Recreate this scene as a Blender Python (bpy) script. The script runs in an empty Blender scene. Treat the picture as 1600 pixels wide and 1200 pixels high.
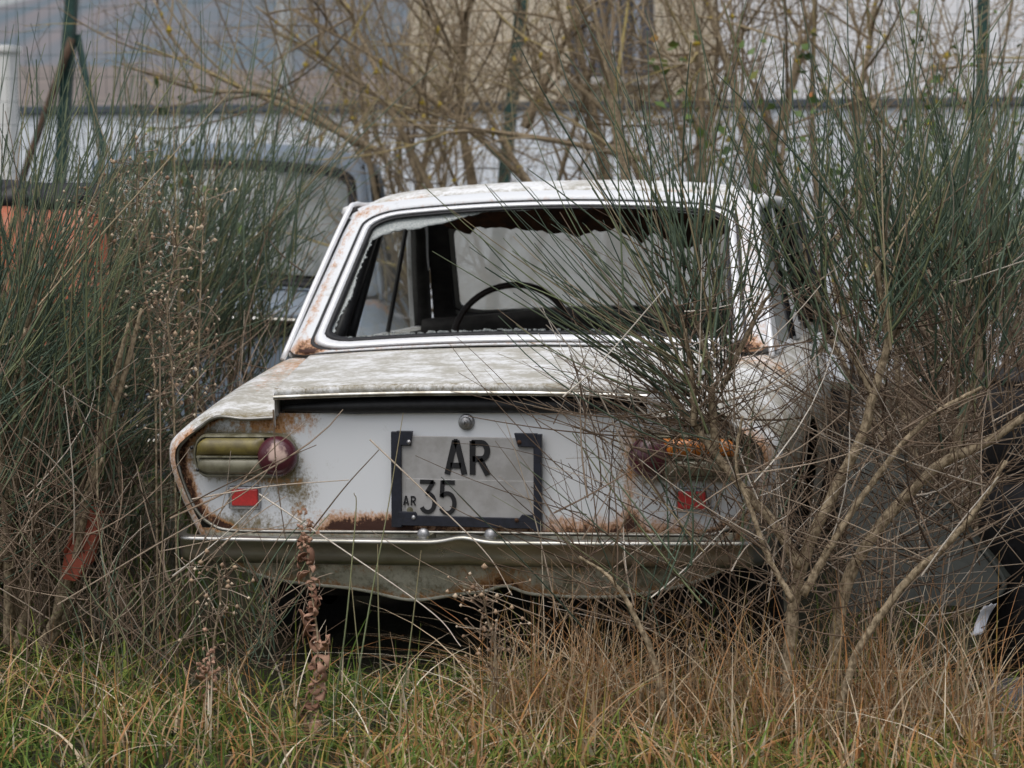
import bpy, bmesh, math, random
import numpy as np
from mathutils import Vector

rng = np.random.default_rng(7)
random.seed(7)
scene = bpy.context.scene
COL = scene.collection

# ------------------------------------------------------------------ camera
F_PX = 3580.0
CAM = np.array([1.295, -5.5, 1.2])
YAW, PITCH = 0.2105, math.atan(273 / 3580)
cam_d = bpy.data.cameras.new("camera")
cam = bpy.data.objects.new("camera", cam_d)
COL.objects.link(cam)
cam.location = CAM
cam.rotation_euler = (math.pi / 2 - PITCH, 0, YAW)
cam_d.sensor_width = 36.0
cam_d.lens = 36.0 * F_PX / 1600.0
cam_d.clip_end = 2000
cam_d.clip_start = 0.05
cam_d.dof.use_dof = True
cam_d.dof.focus_distance = 5.45
cam_d.dof.aperture_fstop = 5.6
scene.camera = cam

# ------------------------------------------------------------------ light
SUN_EL, SUN_AZ = math.radians(66), math.radians(196)
world = bpy.data.worlds.new("World")
scene.world = world
world.use_nodes = True
wn, wl = world.node_tree.nodes, world.node_tree.links
bg = wn["Background"]
sky = wn.new("ShaderNodeTexSky")
sky.sky_type = 'NISHITA'
sky.sun_disc = False
sky.sun_elevation = SUN_EL
sky.sun_rotation = SUN_AZ
sky.air_density = 1.0
sky.dust_density = 4.0
hs = wn.new("ShaderNodeHueSaturation")
hs.inputs["Saturation"].default_value = 0.36
wl.new(sky.outputs[0], hs.inputs["Color"])
wl.new(hs.outputs[0], bg.inputs["Color"])
bg.inputs["Strength"].default_value = 0.15
sun_d = bpy.data.lights.new("sun", 'SUN')
sun_d.energy = 0.9
sun_d.angle = math.radians(60)
sun_d.color = (1.0, 0.97, 0.93)
sun = bpy.data.objects.new("sun", sun_d)
COL.objects.link(sun)
sun.rotation_euler = (math.radians(90) - SUN_EL, 0, math.radians(180) - SUN_AZ)
scene.view_settings.view_transform = 'Standard'
scene.view_settings.look = 'None'
scene.view_settings.gamma = 1
scene.view_settings.exposure = 0.1
scene.render.engine = 'CYCLES'
scene.cycles.max_bounces = 8
scene.cycles.transparent_max_bounces = 12
scene.cycles.diffuse_bounces = 3

# ------------------------------------------------------------------ helpers
_fw = np.array([-math.sin(YAW) * math.cos(PITCH), math.cos(YAW) * math.cos(PITCH), -math.sin(PITCH)])
_rt = np.array([math.cos(YAW), math.sin(YAW), 0])
_up = np.cross(_rt, _fw)


def at(x, y, Y):
    """world point seen at a photo position (1600 px wide) at world distance Y"""
    r = _fw + _rt * ((x - 800) / F_PX) - _up * ((y - 600) / F_PX)
    return CAM + r * ((Y - CAM[1]) / r[1])


def tag(o, label=None, cat=None, group=None, kind=None):
    for k, v in (("label", label), ("category", cat), ("group", group), ("kind", kind)):
        if v:
            o[k] = v
    return o


def empty(name, loc=(0, 0, 0), parent=None):
    o = bpy.data.objects.new(name, None)
    COL.objects.link(o)
    o.location = loc
    o.empty_display_size = 0.1
    if parent:
        o.parent = parent
    return o


def mesh_np(name, V, Fq, mat, parent=None, smooth=True, attrs=None):
    """verts (n,3), faces (m,4) or (m,3) int array, or a list of index lists"""
    me = bpy.data.meshes.new(name)
    V = np.asarray(V, np.float32).reshape(-1, 3)
    if isinstance(Fq, np.ndarray):
        m, k = Fq.shape
        me.vertices.add(len(V))
        me.vertices.foreach_set("co", V.ravel())
        me.loops.add(m * k)
        me.loops.foreach_set("vertex_index", Fq.astype(np.int32).ravel())
        me.polygons.add(m)
        me.polygons.foreach_set("loop_start", np.arange(0, m * k, k, dtype=np.int32))
        me.polygons.foreach_set("loop_total", np.full(m, k, np.int32))
        me.update(calc_edges=True)
    else:
        me.from_pydata([tuple(map(float, v)) for v in V], [], [tuple(int(i) for i in f) for f in Fq])
        me.update()
    if smooth:
        me.polygons.foreach_set("use_smooth", np.ones(len(me.polygons), bool))
    for k, a in (attrs or {}).items():
        at_ = me.attributes.new(k, 'FLOAT', 'POINT')
        at_.data.foreach_set("value", np.asarray(a, np.float32).ravel())
    if mat:
        me.materials.append(mat)
    o = bpy.data.objects.new(name, me)
    COL.objects.link(o)
    if parent:
        o.parent = parent
    return o


def grid_faces(nu, nv, close_u=False, close_v=False):
    iu = np.arange(nu if close_u else nu - 1)
    iv = np.arange(nv if close_v else nv - 1)
    a, b = np.meshgrid(iu, iv, indexing='ij')
    a2, b2 = (a + 1) % nu, (b + 1) % nv
    return np.stack([a * nv + b, a2 * nv + b, a2 * nv + b2, a * nv + b2], -1).reshape(-1, 4)


def grid_obj(name, P, mat, parent=None, close_u=False, close_v=False, smooth=True, attrs=None, flip=False):
    P = np.asarray(P, float)
    Fq = grid_faces(P.shape[0], P.shape[1], close_u, close_v)
    if flip:
        Fq = Fq[:, ::-1]
    return mesh_np(name, P.reshape(-1, 3), Fq, mat, parent, smooth, attrs)


class MB:
    """collects pieces that belong to ONE part"""
    def __init__(s):
        s.V, s.F = [], []
        s.n = 0

    def add(s, V, Fs):
        V = np.asarray(V, float).reshape(-1, 3)
        for f in Fs:
            s.F.append([int(i) + s.n for i in f])
        s.V.append(V)
        s.n += len(V)
        return s

    def box(s, c, d, rot=None):
        x, y, z = np.array(d) / 2
        V = np.array([[-x, -y, -z], [x, -y, -z], [x, y, -z], [-x, y, -z], [-x, -y, z], [x, -y, z], [x, y, z], [-x, y, z]])
        if rot is not None:
            V = V @ np.asarray(rot).T
        return s.add(V + np.array(c), [(3, 2, 1, 0), (4, 5, 6, 7), (0, 1, 5, 4), (1, 2, 6, 5), (2, 3, 7, 6), (3, 0, 4, 7)])

    def prism(s, poly, y0, y1, fn=None):
        """2D polygon (x,z) pushed from y0 to y1 (front y0 faces the camera)"""
        n = len(poly)
        V = [(p[0], y0, p[1]) for p in poly] + [(p[0], y1, p[1]) for p in poly]
        Fs = [list(range(n)), list(range(2 * n - 1, n - 1, -1))]
        for i in range(n):
            j = (i + 1) % n
            Fs.append([i, i + n, j + n, j])
        if fn:
            V = [fn(v) for v in V]
        return s.add(V, Fs)

    def grid(s, P, cu=False, cv=False):
        P = np.asarray(P, float)
        return s.add(P.reshape(-1, 3), grid_faces(P.shape[0], P.shape[1], cu, cv))

    def build(s, name, mat, parent=None, smooth=False, bevel=0):
        o = mesh_np(name, np.concatenate(s.V), s.F, mat, parent, smooth)
        if bevel:
            m = o.modifiers.new("bevel", 'BEVEL')
            m.width = bevel
            m.segments = 2
            m.limit_method = 'ANGLE'
        return o


def crv(pts, n, closed=False):
    """Catmull-Rom through points, n samples"""
    P = np.asarray(pts, float)
    if closed:
        Q = np.concatenate([P[-1:], P, P[:2]])
        segs = len(P)
    else:
        Q = np.concatenate([2 * P[:1] - P[1:2], P, 2 * P[-1:] - P[-2:-1]])
        segs = len(P) - 1
    t = np.linspace(0, segs, n, endpoint=not closed)
    i = np.minimum(t.astype(int), segs - 1)
    f = (t - i)[:, None]
    a, b, c, d = Q[i], Q[i + 1], Q[i + 2], Q[i + 3]
    return 0.5 * (2 * b + (c - a) * f + (2 * a - 5 * b + 4 * c - d) * f * f + (3 * b - a - 3 * c + d) * f ** 3)


def tubes(P, R, K=3):
    """P (N,S,3) polylines, R (N,S) radii -> verts, quads"""
    P = np.asarray(P, float)
    N, S, _ = P.shape
    R = np.broadcast_to(R, (N, S))
    T = np.gradient(P, axis=1)
    T /= np.linalg.norm(T, axis=2, keepdims=True) + 1e-9
    ref = np.eye(3)[np.argmin(np.abs(T).max(axis=1), axis=1)][:, None]        # the axis each line runs along least
    ref = np.broadcast_to(ref, T.shape)
    U = np.cross(T, ref)
    U /= np.linalg.norm(U, axis=2, keepdims=True) + 1e-9
    W = np.cross(T, U)
    ang = np.arange(K) * 2 * math.pi / K
    V = P[:, :, None] + R[:, :, None, None] * (np.cos(ang)[:, None] * U[:, :, None] + np.sin(ang)[:, None] * W[:, :, None])
    base = (np.arange(N) * S * K)[:, None, None]
    s = (np.arange(S - 1) * K)[None, :, None]
    k = np.arange(K)[None, None, :]
    k2 = (k + 1) % K
    Fq = np.stack([base + s + k, base + s + k2, base + s + K + k2, base + s + K + k], -1).reshape(-1, 4)
    return V.reshape(-1, 3), Fq


def tube_obj(name, P, R, mat, parent=None, K=3, tint=None):
    V, Fq = tubes(P, R, K)
    at_ = None
    if tint is not None:
        N, S = np.asarray(P).shape[:2]
        t = np.broadcast_to(np.asarray(tint, float).reshape(N, -1), (N, S))
        at_ = {"tint": np.repeat(t.reshape(-1), K)}
    return mesh_np(name, V, Fq, mat, parent, True, at_)


def one_tube(name, pts, r, mat, parent=None, K=10, n=24, closed=False, smooth_path=True):
    P = crv(pts, n, closed) if smooth_path else np.asarray(pts, float)
    n = len(P)
    rr = np.interp(np.linspace(0, 1, n), np.linspace(0, 1, np.size(r)), np.atleast_1d(r))
    if closed:
        P = np.concatenate([P, P[:2]])
        rr = np.concatenate([rr, rr[:2]])
    V, Fq = tubes(P[None], rr[None], K)
    S = len(P)
    Fs = [list(f) for f in Fq]
    if not closed:
        Fs += [list(range(K))[::-1], [(S - 1) * K + k for k in range(K)]]
    return mesh_np(name, V, Fs, mat, parent, True)


def bez(p0, p1, bend, S):
    """quadratic stems: p0,p1,bend (N,3)"""
    t = np.linspace(0, 1, S)[None, :, None]
    c = (p0 + p1) / 2 + bend
    return (1 - t) ** 2 * p0[:, None] + 2 * t * (1 - t) * c[:, None] + t * t * p1[:, None]


# ------------------------------------------------------------------ materials
def newmat(name):
    m = bpy.data.materials.new(name)
    m.use_nodes = True
    nt = m.node_tree
    return m, nt.nodes, nt.links, nt.nodes["Principled BSDF"]


def N_(nodes, typ, **kw):
    n = nodes.new(typ)
    for k, v in kw.items():
        if k in n.inputs.keys():
            n.inputs[k].default_value = v
        else:
            setattr(n, k, v)
    return n


def ramp(nodes, stops):
    r = nodes.new("ShaderNodeValToRGB")
    e = r.color_ramp.elements
    while len(e) > 1:
        e.remove(e[-1])
    e[0].position = stops[0][0]
    e[0].color = (*stops[0][1], 1) if len(stops[0][1]) == 3 else stops[0][1]
    for p, c in stops[1:]:
        x = e.new(p)
        x.color = (*c, 1)
    return r


def mixc(nodes, links, a, b, fac):
    m = nodes.new("ShaderNodeMix")
    m.data_type = 'RGBA'
    for sock, v in ((m.inputs[6], a), (m.inputs[7], b), (m.inputs[0], fac)):
        if isinstance(v, (tuple, list)):
            sock.default_value = (*v, 1)
        elif isinstance(v, (int, float)):
            sock.default_value = v
        else:
            links.new(v, sock)
    return m.outputs[2]


def math_(nodes, links, op, a, b=None, clamp=False):
    m = nodes.new("ShaderNodeMath")
    m.operation = op
    m.use_clamp = clamp
    for i, v in enumerate((a, b)):
        if v is None:
            continue
        if isinstance(v, (int, float)):
            m.inputs[i].default_value = v
        else:
            links.new(v, m.inputs[i])
    return m.outputs[0]


def noise(nodes, links, vec, scale, detail=6, rough=0.6, sc=None):
    if sc is not None:
        mp = nodes.new("ShaderNodeMapping")
        mp.inputs["Scale"].default_value = sc
        links.new(vec, mp.inputs["Vector"])
        vec = mp.outputs[0]
    n = N_(nodes, "ShaderNodeTexNoise", Scale=scale, Detail=detail, Roughness=rough)
    links.new(vec, n.inputs["Vector"])
    return n.outputs["Fac"]


def smooth_step(nodes, links, v, lo, hi):
    m = nodes.new("ShaderNodeMapRange")
    m.interpolation_type = 'SMOOTHSTEP'
    m.inputs["From Min"].default_value = lo
    m.inputs["From Max"].default_value = hi
    links.new(v, m.inputs["Value"])
    return m.outputs[0]


def bump(nodes, links, bsdf, h, strength=0.3, dist=0.005):
    b = N_(nodes, "ShaderNodeBump", Strength=strength, Distance=dist)
    links.new(h, b.inputs["Height"])
    links.new(b.outputs[0], bsdf.inputs["Normal"])


def paint(name, base, grime=0.35, grime_col=(0.22, 0.19, 0.13), rough=0.4, stretch=(1, 1, 1), flat_rust=0.0, spec=0.4,
          faded=None, coat=0.0):
    """old car paint; 'rust', 'moss' and 'dirt' vertex masks place the wear where the car has it"""
    m, n, l, b = newmat(name)
    tc = n.new("ShaderNodeTexCoord").outputs["Object"]
    att = {}
    for k in ("rust", "moss", "dirt"):
        a = n.new("ShaderNodeAttribute")
        a.attribute_name = k
        att[k] = a.outputs["Fac"]
    n1 = noise(n, l, tc, 9, 8, 0.65, stretch)
    n2 = noise(n, l, tc, 55, 8, 0.7, stretch)
    n3 = noise(n, l, tc, 160, 4, 0.6)
    n4 = noise(n, l, tc, 46, 8, 0.75, (1.15, 1.15, 0.62))          # runs downwards
    nm = math_(n, l, 'ADD', math_(n, l, 'MULTIPLY', n4, 0.55), math_(n, l, 'MULTIPLY', n3, 0.45))
    col = base
    if faded:
        col = mixc(n, l, base, faded, smooth_step(n, l, n1, 0.35, 0.65))
    # fine specks of lichen and grime
    g = math_(n, l, 'ADD', math_(n, l, 'MULTIPLY', n1, 0.55), math_(n, l, 'MULTIPLY', n2, 0.45))
    g = math_(n, l, 'ADD', g, math_(n, l, 'MULTIPLY', att["dirt"], 0.07))
    g = smooth_step(n, l, g, 0.62 - 0.22 * grime, 0.74 - 0.12 * grime)
    g = math_(n, l, 'MULTIPLY', g, min(1.0, 0.45 + grime * 0.6))
    col = mixc(n, l, col, grime_col, g)
    # moss: green-brown, blotchy
    mo = math_(n, l, 'ADD', att["moss"], math_(n, l, 'MULTIPLY', math_(n, l, 'SUBTRACT', nm, 0.5), 3.2))
    mo = math_(n, l, 'MULTIPLY', math_(n, l, 'MULTIPLY', smooth_step(n, l, mo, 0.1, 1.0), 0.92), smooth_step(n, l, att["moss"], 0.02, 0.3))
    mcol = ramp(n, [(0.0, (0.10, 0.085, 0.02)), (0.55, (0.17, 0.12, 0.035)), (1.0, (0.05, 0.045, 0.02))])
    l.new(n3, mcol.inputs[0])
    col = mixc(n, l, col, mcol.outputs[0], mo)
    # rust: stain first, then the dark bare core
    ru = math_(n, l, 'ADD', math_(n, l, 'ADD', att["rust"], flat_rust), math_(n, l, 'MULTIPLY', math_(n, l, 'SUBTRACT', math_(n, l, 'ADD', math_(n, l, 'MULTIPLY', n4, 0.7), math_(n, l, 'MULTIPLY', n3, 0.3)), 0.5), 2.6))
    gate = smooth_step(n, l, math_(n, l, 'ADD', att["rust"], flat_rust), 0.02, 0.25)
    st = math_(n, l, 'MULTIPLY', smooth_step(n, l, ru, 0.15, 0.75), gate)
    core = math_(n, l, 'MULTIPLY', smooth_step(n, l, ru, 0.62, 1.0), gate)
    rc = ramp(n, [(0.25, (0.46, 0.16, 0.04)), (0.55, (0.52, 0.25, 0.08)), (0.8, (0.26, 0.07, 0.02))])
    l.new(n3, rc.inputs[0])
    col = mixc(n, l, col, rc.outputs[0], math_(n, l, 'MULTIPLY', st, 0.85))
    col = mixc(n, l, col, (0.05, 0.018, 0.01), core)
    l.new(col, b.inputs["Base Color"])
    r = math_(n, l, 'ADD', rough, math_(n, l, 'MULTIPLY', math_(n, l, 'ADD', st, g), 0.4), True)
    l.new(r, b.inputs["Roughness"])
    b.inputs["Specular IOR Level"].default_value = spec
    h = math_(n, l, 'SUBTRACT', math_(n, l, 'MULTIPLY', g, 0.4), math_(n, l, 'MULTIPLY', math_(n, l, 'ADD', st, core), 0.5))
    h = math_(n, l, 'ADD', h, math_(n, l, 'MULTIPLY', n2, math_(n, l, 'ADD', math_(n, l, 'MULTIPLY', st, 1.5), 0.15)))
    bump(n, l, b, h, 0.5, 0.0025)
    return m


def plain(name, col, rough=0.5, metal=0.0, var=0.25, scale=40, col2=None, spec=0.4, bumpy=0.2, stretch=None):
    m, n, l, b = newmat(name)
    tc = n.new("ShaderNodeTexCoord").outputs["Object"]
    f = noise(n, l, tc, scale, 7, 0.65, stretch)
    c2 = col2 or tuple(c * (1 - var) for c in col)
    c1 = col if col2 else tuple(min(1, c * (1 + var * 0.6)) for c in col)
    l.new(mixc(n, l, c1, c2, smooth_step(n, l, f, 0.35, 0.65)), b.inputs["Base Color"])
    b.inputs["Metallic"].default_value = metal
    l.new(math_(n, l, 'ADD', rough - 0.1, math_(n, l, 'MULTIPLY', f, 0.2), True), b.inputs["Roughness"])
    b.inputs["Specular IOR Level"].default_value = spec
    if bumpy:
        bump(n, l, b, f, bumpy, 0.003)
    return m


def tinted(name, stops, rough=0.6, spec=0.25, trans=0.0):
    """plant material: vertex 'tint' picks the colour, a fine noise breaks it up"""
    m, n, l, b = newmat(name)
    a = n.new("ShaderNodeAttribute")
    a.attribute_name = "tint"
    tc = n.new("ShaderNodeTexCoord").outputs["Object"]
    f = noise(n, l, tc, 35, 3, 0.6)
    v = math_(n, l, 'ADD', a.outputs["Fac"], math_(n, l, 'MULTIPLY', math_(n, l, 'SUBTRACT', f, 0.5), 0.25), True)
    r = ramp(n, stops)
    l.new(v, r.inputs[0])
    l.new(r.outputs[0], b.inputs["Base Color"])
    b.inputs["Roughness"].default_value = rough
    b.inputs["Specular IOR Level"].default_value = spec
    return m


def dusty_glass(name, dust=(0.42, 0.42, 0.39), lo=0.35, hi=0.7, scale=6):
    m, n, l, b = newmat(name)
    out = n["Material Output"]
    tc = n.new("ShaderNodeTexCoord").outputs["Object"]
    f = noise(n, l, tc, scale, 7, 0.65)
    mr = n.new("ShaderNodeMapRange")
    mr.inputs["From Min"].default_value = 0.3
    mr.inputs["From Max"].default_value = 0.7
    mr.inputs["To Min"].default_value = lo
    mr.inputs["To Max"].default_value = hi
    l.new(f, mr.inputs["Value"])
    tr = n.new("ShaderNodeBsdfTransparent")
    tr.inputs[0].default_value = (0.9, 0.93, 0.92, 1)
    df = n.new("ShaderNodeBsdfDiffuse")
    df.inputs[0].default_value = (*dust, 1)
    tl = n.new("ShaderNodeBsdfTranslucent")
    tl.inputs[0].default_value = (*dust, 1)
    gl = n.new("ShaderNodeBsdfGlossy")
    gl.inputs["Roughness"].default_value = 0.08
    md = n.new("ShaderNodeMixShader")
    md.inputs[0].default_value = 0.5
    l.new(df.outputs[0], md.inputs[1])
    l.new(tl.outputs[0], md.inputs[2])
    m1 = n.new("ShaderNodeMixShader")
    l.new(mr.outputs[0], m1.inputs[0])
    l.new(tr.outputs[0], m1.inputs[1])
    l.new(md.outputs[0], m1.inputs[2])
    lw = N_(n, "ShaderNodeLayerWeight", Blend=0.35)
    m2 = n.new("ShaderNodeMixShader")
    l.new(math_(n, l, 'ADD', 0.04, math_(n, l, 'MULTIPLY', math_(n, l, 'POWER', lw.outputs["Facing"], 4.0), 0.4)), m2.inputs[0])
    l.new(m1.outputs[0], m2.inputs[1])
    l.new(gl.outputs[0], m2.inputs[2])
    l.new(m2.outputs[0], out.inputs["Surface"])
    return m


M = {}
M["white"] = paint("white_paint", (0.70, 0.72, 0.745), grime=0.22, rough=0.32, coat=0.3)
M["white_top"] = paint("weathered_white_paint", (0.80, 0.81, 0.82), grime=0.80, grime_col=(0.37, 0.35, 0.295), rough=0.55, stretch=(1.0, 1.15, 1.0))
M["apron"] = paint("dirty_white_paint", (0.56, 0.55, 0.46), grime=0.7, grime_col=(0.13, 0.12, 0.07), rough=0.5)
M["grey_paint"] = paint("grey_blue_paint", (0.20, 0.25, 0.31), grime=0.5, grime_col=(0.25, 0.25, 0.24), rough=0.45)
M["orange_paint"] = paint("faded_orange_paint", (0.52, 0.12, 0.05), grime=0.25, grime_col=(0.22, 0.08, 0.05), rough=0.55, faded=(0.62, 0.30, 0.20))
M["chrome"] = plain("pitted_chrome", (0.58, 0.58, 0.56), 0.30, 1.0, 0.25, 16, (0.28, 0.26, 0.22), bumpy=0.08)
M["dull_chrome"] = plain("dull_bumper_chrome", (0.46, 0.45, 0.43), 0.30, 0.95, 0.4, 14, (0.30, 0.29, 0.25), bumpy=0.15, stretch=(0.4, 1, 1))
M["old_trim"] = plain("oxidised_trim", (0.33, 0.32, 0.30), 0.42, 0.9, 0.4, 14, (0.16, 0.15, 0.12), bumpy=0.1)
M["bright_trim"] = plain("bright_aluminium_trim", (0.82, 0.83, 0.85), 0.42, 0.25, 0.06, 70, bumpy=0.05)
M["rubber"] = plain("black_rubber", (0.014, 0.014, 0.016), 0.5, 0, 0.4, 60)
M["black_plastic"] = plain("black_plate_frame", (0.016, 0.018, 0.028), 0.45, 0, 0.3, 60)
M["interior"] = plain("dark_interior", (0.018, 0.016, 0.015), 0.7, 0, 0.5, 20)
M["headliner"] = plain("rotten_headliner", (0.035, 0.022, 0.015), 0.9, 0, 0.6, 25, (0.09, 0.04, 0.02))
M["underbody"] = plain("shade_dark_underbody", (0.02, 0.016, 0.013), 0.9, 0, 0.5, 12)  # shade under the car is put into this near-black colour
M["plate"] = plain("grey_number_plate", (0.36, 0.355, 0.355), 0.5, 0, 0.2, 14, (0.28, 0.275, 0.265), bumpy=0.15)
M["letter"] = plain("black_plate_letters", (0.012, 0.012, 0.014), 0.5, 0, 0.2, 80)
M["steel"] = plain("dull_steel", (0.35, 0.35, 0.36), 0.45, 0.8, 0.3, 90)
M["yellow_lens"] = plain("faded_yellow_lens", (0.21, 0.17, 0.045), 0.45, 0, 0.35, 24, (0.115, 0.09, 0.03), spec=0.6, bumpy=0.03)
M["orange_lens"] = plain("orange_lens", (0.62, 0.20, 0.03), 0.25, 0, 0.2, 30, spec=0.6, bumpy=0.03)
M["clear_lens"] = plain("cloudy_grey_lens", (0.20, 0.19, 0.13), 0.42, 0, 0.35, 22, (0.11, 0.10, 0.06), spec=0.6, bumpy=0.03)
M["red_lens"] = plain("dark_red_lens", (0.075, 0.018, 0.028), 0.28, 0, 0.3, 30, spec=0.6, bumpy=0.03)
M["reflector"] = plain("red_reflector", (0.48, 0.03, 0.028), 0.4, 0, 0.15, 120, spec=0.6)
M["lamp_body"] = plain("lamp_housing", (0.24, 0.23, 0.17), 0.45, 0.2, 0.4, 40, (0.10, 0.09, 0.05))
M["windscreen"] = dusty_glass("dusty_windscreen", (0.60, 0.60, 0.56), lo=0.70, hi=0.95)
M["side_glass"] = dusty_glass("side_glass", lo=0.08, hi=0.3)
M["grey_glass"] = dusty_glass("reflection_toned_glass", (0.36, 0.40, 0.40), 0.45, 0.97, 5)  # grey-green reflections on the pane are put into its film colour
M["pale_glass"] = dusty_glass("chalky_side_glass", (0.62, 0.64, 0.62), 0.8, 0.98, 5)
M["tyre"] = plain("old_tyre", (0.02, 0.02, 0.02), 0.8, 0, 0.3, 50)


def crazed():
    m, n, l, b = newmat("crazed_glass")
    tc = n.new("ShaderNodeTexCoord").outputs["Object"]
    v = N_(n, "ShaderNodeTexVoronoi", Scale=140.0)
    v.feature = 'DISTANCE_TO_EDGE'
    l.new(tc, v.inputs["Vector"])
    f = smooth_step(n, l, v.outputs["Distance"], 0.0, 0.12)
    l.new(mixc(n, l, (0.55, 0.57, 0.55), (0.27, 0.30, 0.30), f), b.inputs["Base Color"])
    b.inputs["Roughness"].default_value = 0.25
    b.inputs["Alpha"].default_value = 0.9
    bump(n, l, b, v.outputs["Distance"], 0.5, 0.004)
    return m


def spotted_red():
    """red dome whose top has bleached to a pinkish white patch"""
    m, n, l, b = newmat("bleached_red_lens")
    tc = n.new("ShaderNodeTexCoord").outputs["Object"]
    f = noise(n, l, tc, 40, 5, 0.6)
    vm = n.new("ShaderNodeVectorMath")
    vm.operation = 'DISTANCE'
    l.new(tc, vm.inputs[0])
    vm.inputs[1].default_value = (-0.466, -0.035, 0.603)
    d = math_(n, l, 'ADD', vm.outputs["Value"], math_(n, l, 'MULTIPLY', math_(n, l, 'SUBTRACT', f, 0.5), 0.06))
    k = smooth_step(n, l, d, 0.031, 0.012)
    l.new(mixc(n, l, (0.075, 0.018, 0.026), (0.55, 0.40, 0.34), k), b.inputs["Base Color"])
    l.new(math_(n, l, 'ADD', 0.25, math_(n, l, 'MULTIPLY', k, 0.5)), b.inputs["Roughness"])
    return m


M["crazed"] = crazed()
M["red_spot"] = spotted_red()
M["bark"] = plain("grey_brown_bark", (0.43, 0.34, 0.225), 0.85, 0, 0.4, 110, (0.13, 0.095, 0.055), stretch=(1, 1, 0.6), bumpy=1.0)
M["bark2"] = plain("lichen_bark", (0.30, 0.235, 0.15), 0.9, 0, 0.4, 28, (0.16, 0.12, 0.075), bumpy=0.6)
M["lichen"] = plain("yellow_lichen", (0.48, 0.36, 0.04), 0.9, 0, 0.4, 60)
M["broom"] = tinted("green_broom_stems", [(0.0, (0.042, 0.068, 0.046)), (0.4, (0.108, 0.150, 0.100)), (0.66, (0.19, 0.215, 0.105)), (0.85, (0.30, 0.24, 0.14)), (1.0, (0.40, 0.32, 0.21))], 0.5, 0.35)
M["twig"] = tinted("dry_brown_twigs", [(0.0, (0.07, 0.045, 0.03)), (0.4, (0.19, 0.135, 0.093)), (0.75, (0.38, 0.30, 0.225)), (1.0, (0.70, 0.64, 0.56))], 0.8)
M["shrub_twig"] = tinted("bare_shrub_twigs", [(0.0, (0.09, 0.065, 0.042)), (0.35, (0.22, 0.165, 0.105)), (0.7, (0.37, 0.29, 0.19)), (0.9, (0.42, 0.34, 0.12)), (1.0, (0.50, 0.42, 0.33))], 0.85)
M["grass"] = tinted("mixed_grass", [(0.0, (0.030, 0.062, 0.014)), (0.26, (0.095, 0.165, 0.028)), (0.42, (0.20, 0.22, 0.045)), (0.54, (0.38, 0.175, 0.065)), (0.72, (0.38, 0.26, 0.15)), (0.88, (0.50, 0.40, 0.27)), (1.0, (0.70, 0.62, 0.48))], 0.7)
M["seed"] = tinted("dry_seed_heads", [(0.0, (0.20, 0.12, 0.08)), (0.5, (0.42, 0.30, 0.20)), (1.0, (0.70, 0.60, 0.46))], 0.9)
M["curl"] = tinted("curled_brown_leaves", [(0.0, (0.20, 0.10, 0.065)), (1.0, (0.44, 0.27, 0.19))], 0.85)
M["leaf"] = tinted("bramble_leaves", [(0.0, (0.04, 0.075, 0.02)), (0.6, (0.10, 0.16, 0.035)), (0.85, (0.20, 0.15, 0.03)), (1.0, (0.42, 0.14, 0.05))], 0.5, 0.4)

# ------------------------------------------------------------------ ground, wall, buildings, hills
def ground():
    m, n, l, b = newmat("earth_and_moss")
    tc = n.new("ShaderNodeTexCoord").outputs["Object"]
    f = noise(n, l, tc, 3.0, 8, 0.7)
    g = noise(n, l, tc, 40.0, 6, 0.7)
    r = ramp(n, [(0.3, (0.022, 0.017, 0.010)), (0.5, (0.035, 0.035, 0.012)), (0.7, (0.08, 0.06, 0.035))])
    l.new(math_(n, l, 'ADD', math_(n, l, 'MULTIPLY', f, 0.6), math_(n, l, 'MULTIPLY', g, 0.4)), r.inputs[0])
    l.new(r.outputs[0], b.inputs["Base Color"])
    b.inputs["Roughness"].default_value = 1.0
    bump(n, l, b, g, 0.8, 0.03)
    k = np.concatenate([-np.geomspace(400, 4, 12), np.linspace(-3.5, 3.5, 60), np.geomspace(4, 400, 12)])
    X, Y = np.meshgrid(k, k + 2, indexing='ij')
    Z = 0.03 * np.sin(X * 2.1 + 1) * np.cos(Y * 1.7) * np.exp(-(X ** 2 + Y ** 2) / 60) + 0.012 * np.sin(X * 7 + Y * 3) * np.exp(-(X ** 2 + Y ** 2) / 30)
    o = grid_obj("ground", np.stack([X, Y, Z], -1), m)
    tag(o, kind="structure", label="earthy ground under the grass and cars")


ground()


def hills():
    m = plain("hazy_scrub_hillside", (0.19, 0.17, 0.175), 1, 0, 0.3, 0.05, (0.10, 0.14, 0.17), bumpy=0)  # blue of the distance haze is put into the hillside colours
    X, Yv = np.meshgrid(np.linspace(-160, 160, 90), np.linspace(90, 260, 40), indexing='ij')
    h = (Yv - 90) / 170
    Z = 44 * np.sin(np.clip(h, 0, 1) * math.pi / 2) * (0.75 + 0.25 * np.sin(X * 0.03 + 1) + 0.1 * np.sin(X * 0.11 + Yv * 0.05)) - 0.3
    tag(grid_obj("hills", np.stack([X, Yv, Z], -1), m), kind="structure", label="hazy blue grey hillside far behind the fence")
    m2 = plain("ploughed_field", (0.21, 0.175, 0.155), 1, 0, 0.2, 0.3, (0.16, 0.135, 0.125), bumpy=0, stretch=(0.3, 3, 1))
    X, Yv = np.meshgrid(np.linspace(-90, 20, 40), np.linspace(24, 92, 30), indexing='ij')
    Z = (Yv - 24) * 0.108 + 0.4 * np.sin(X * 0.1)
    tag(grid_obj("field", np.stack([X, Yv, Z], -1), m2), kind="structure", label="bare brown field rising behind the wall")


hills()


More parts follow.
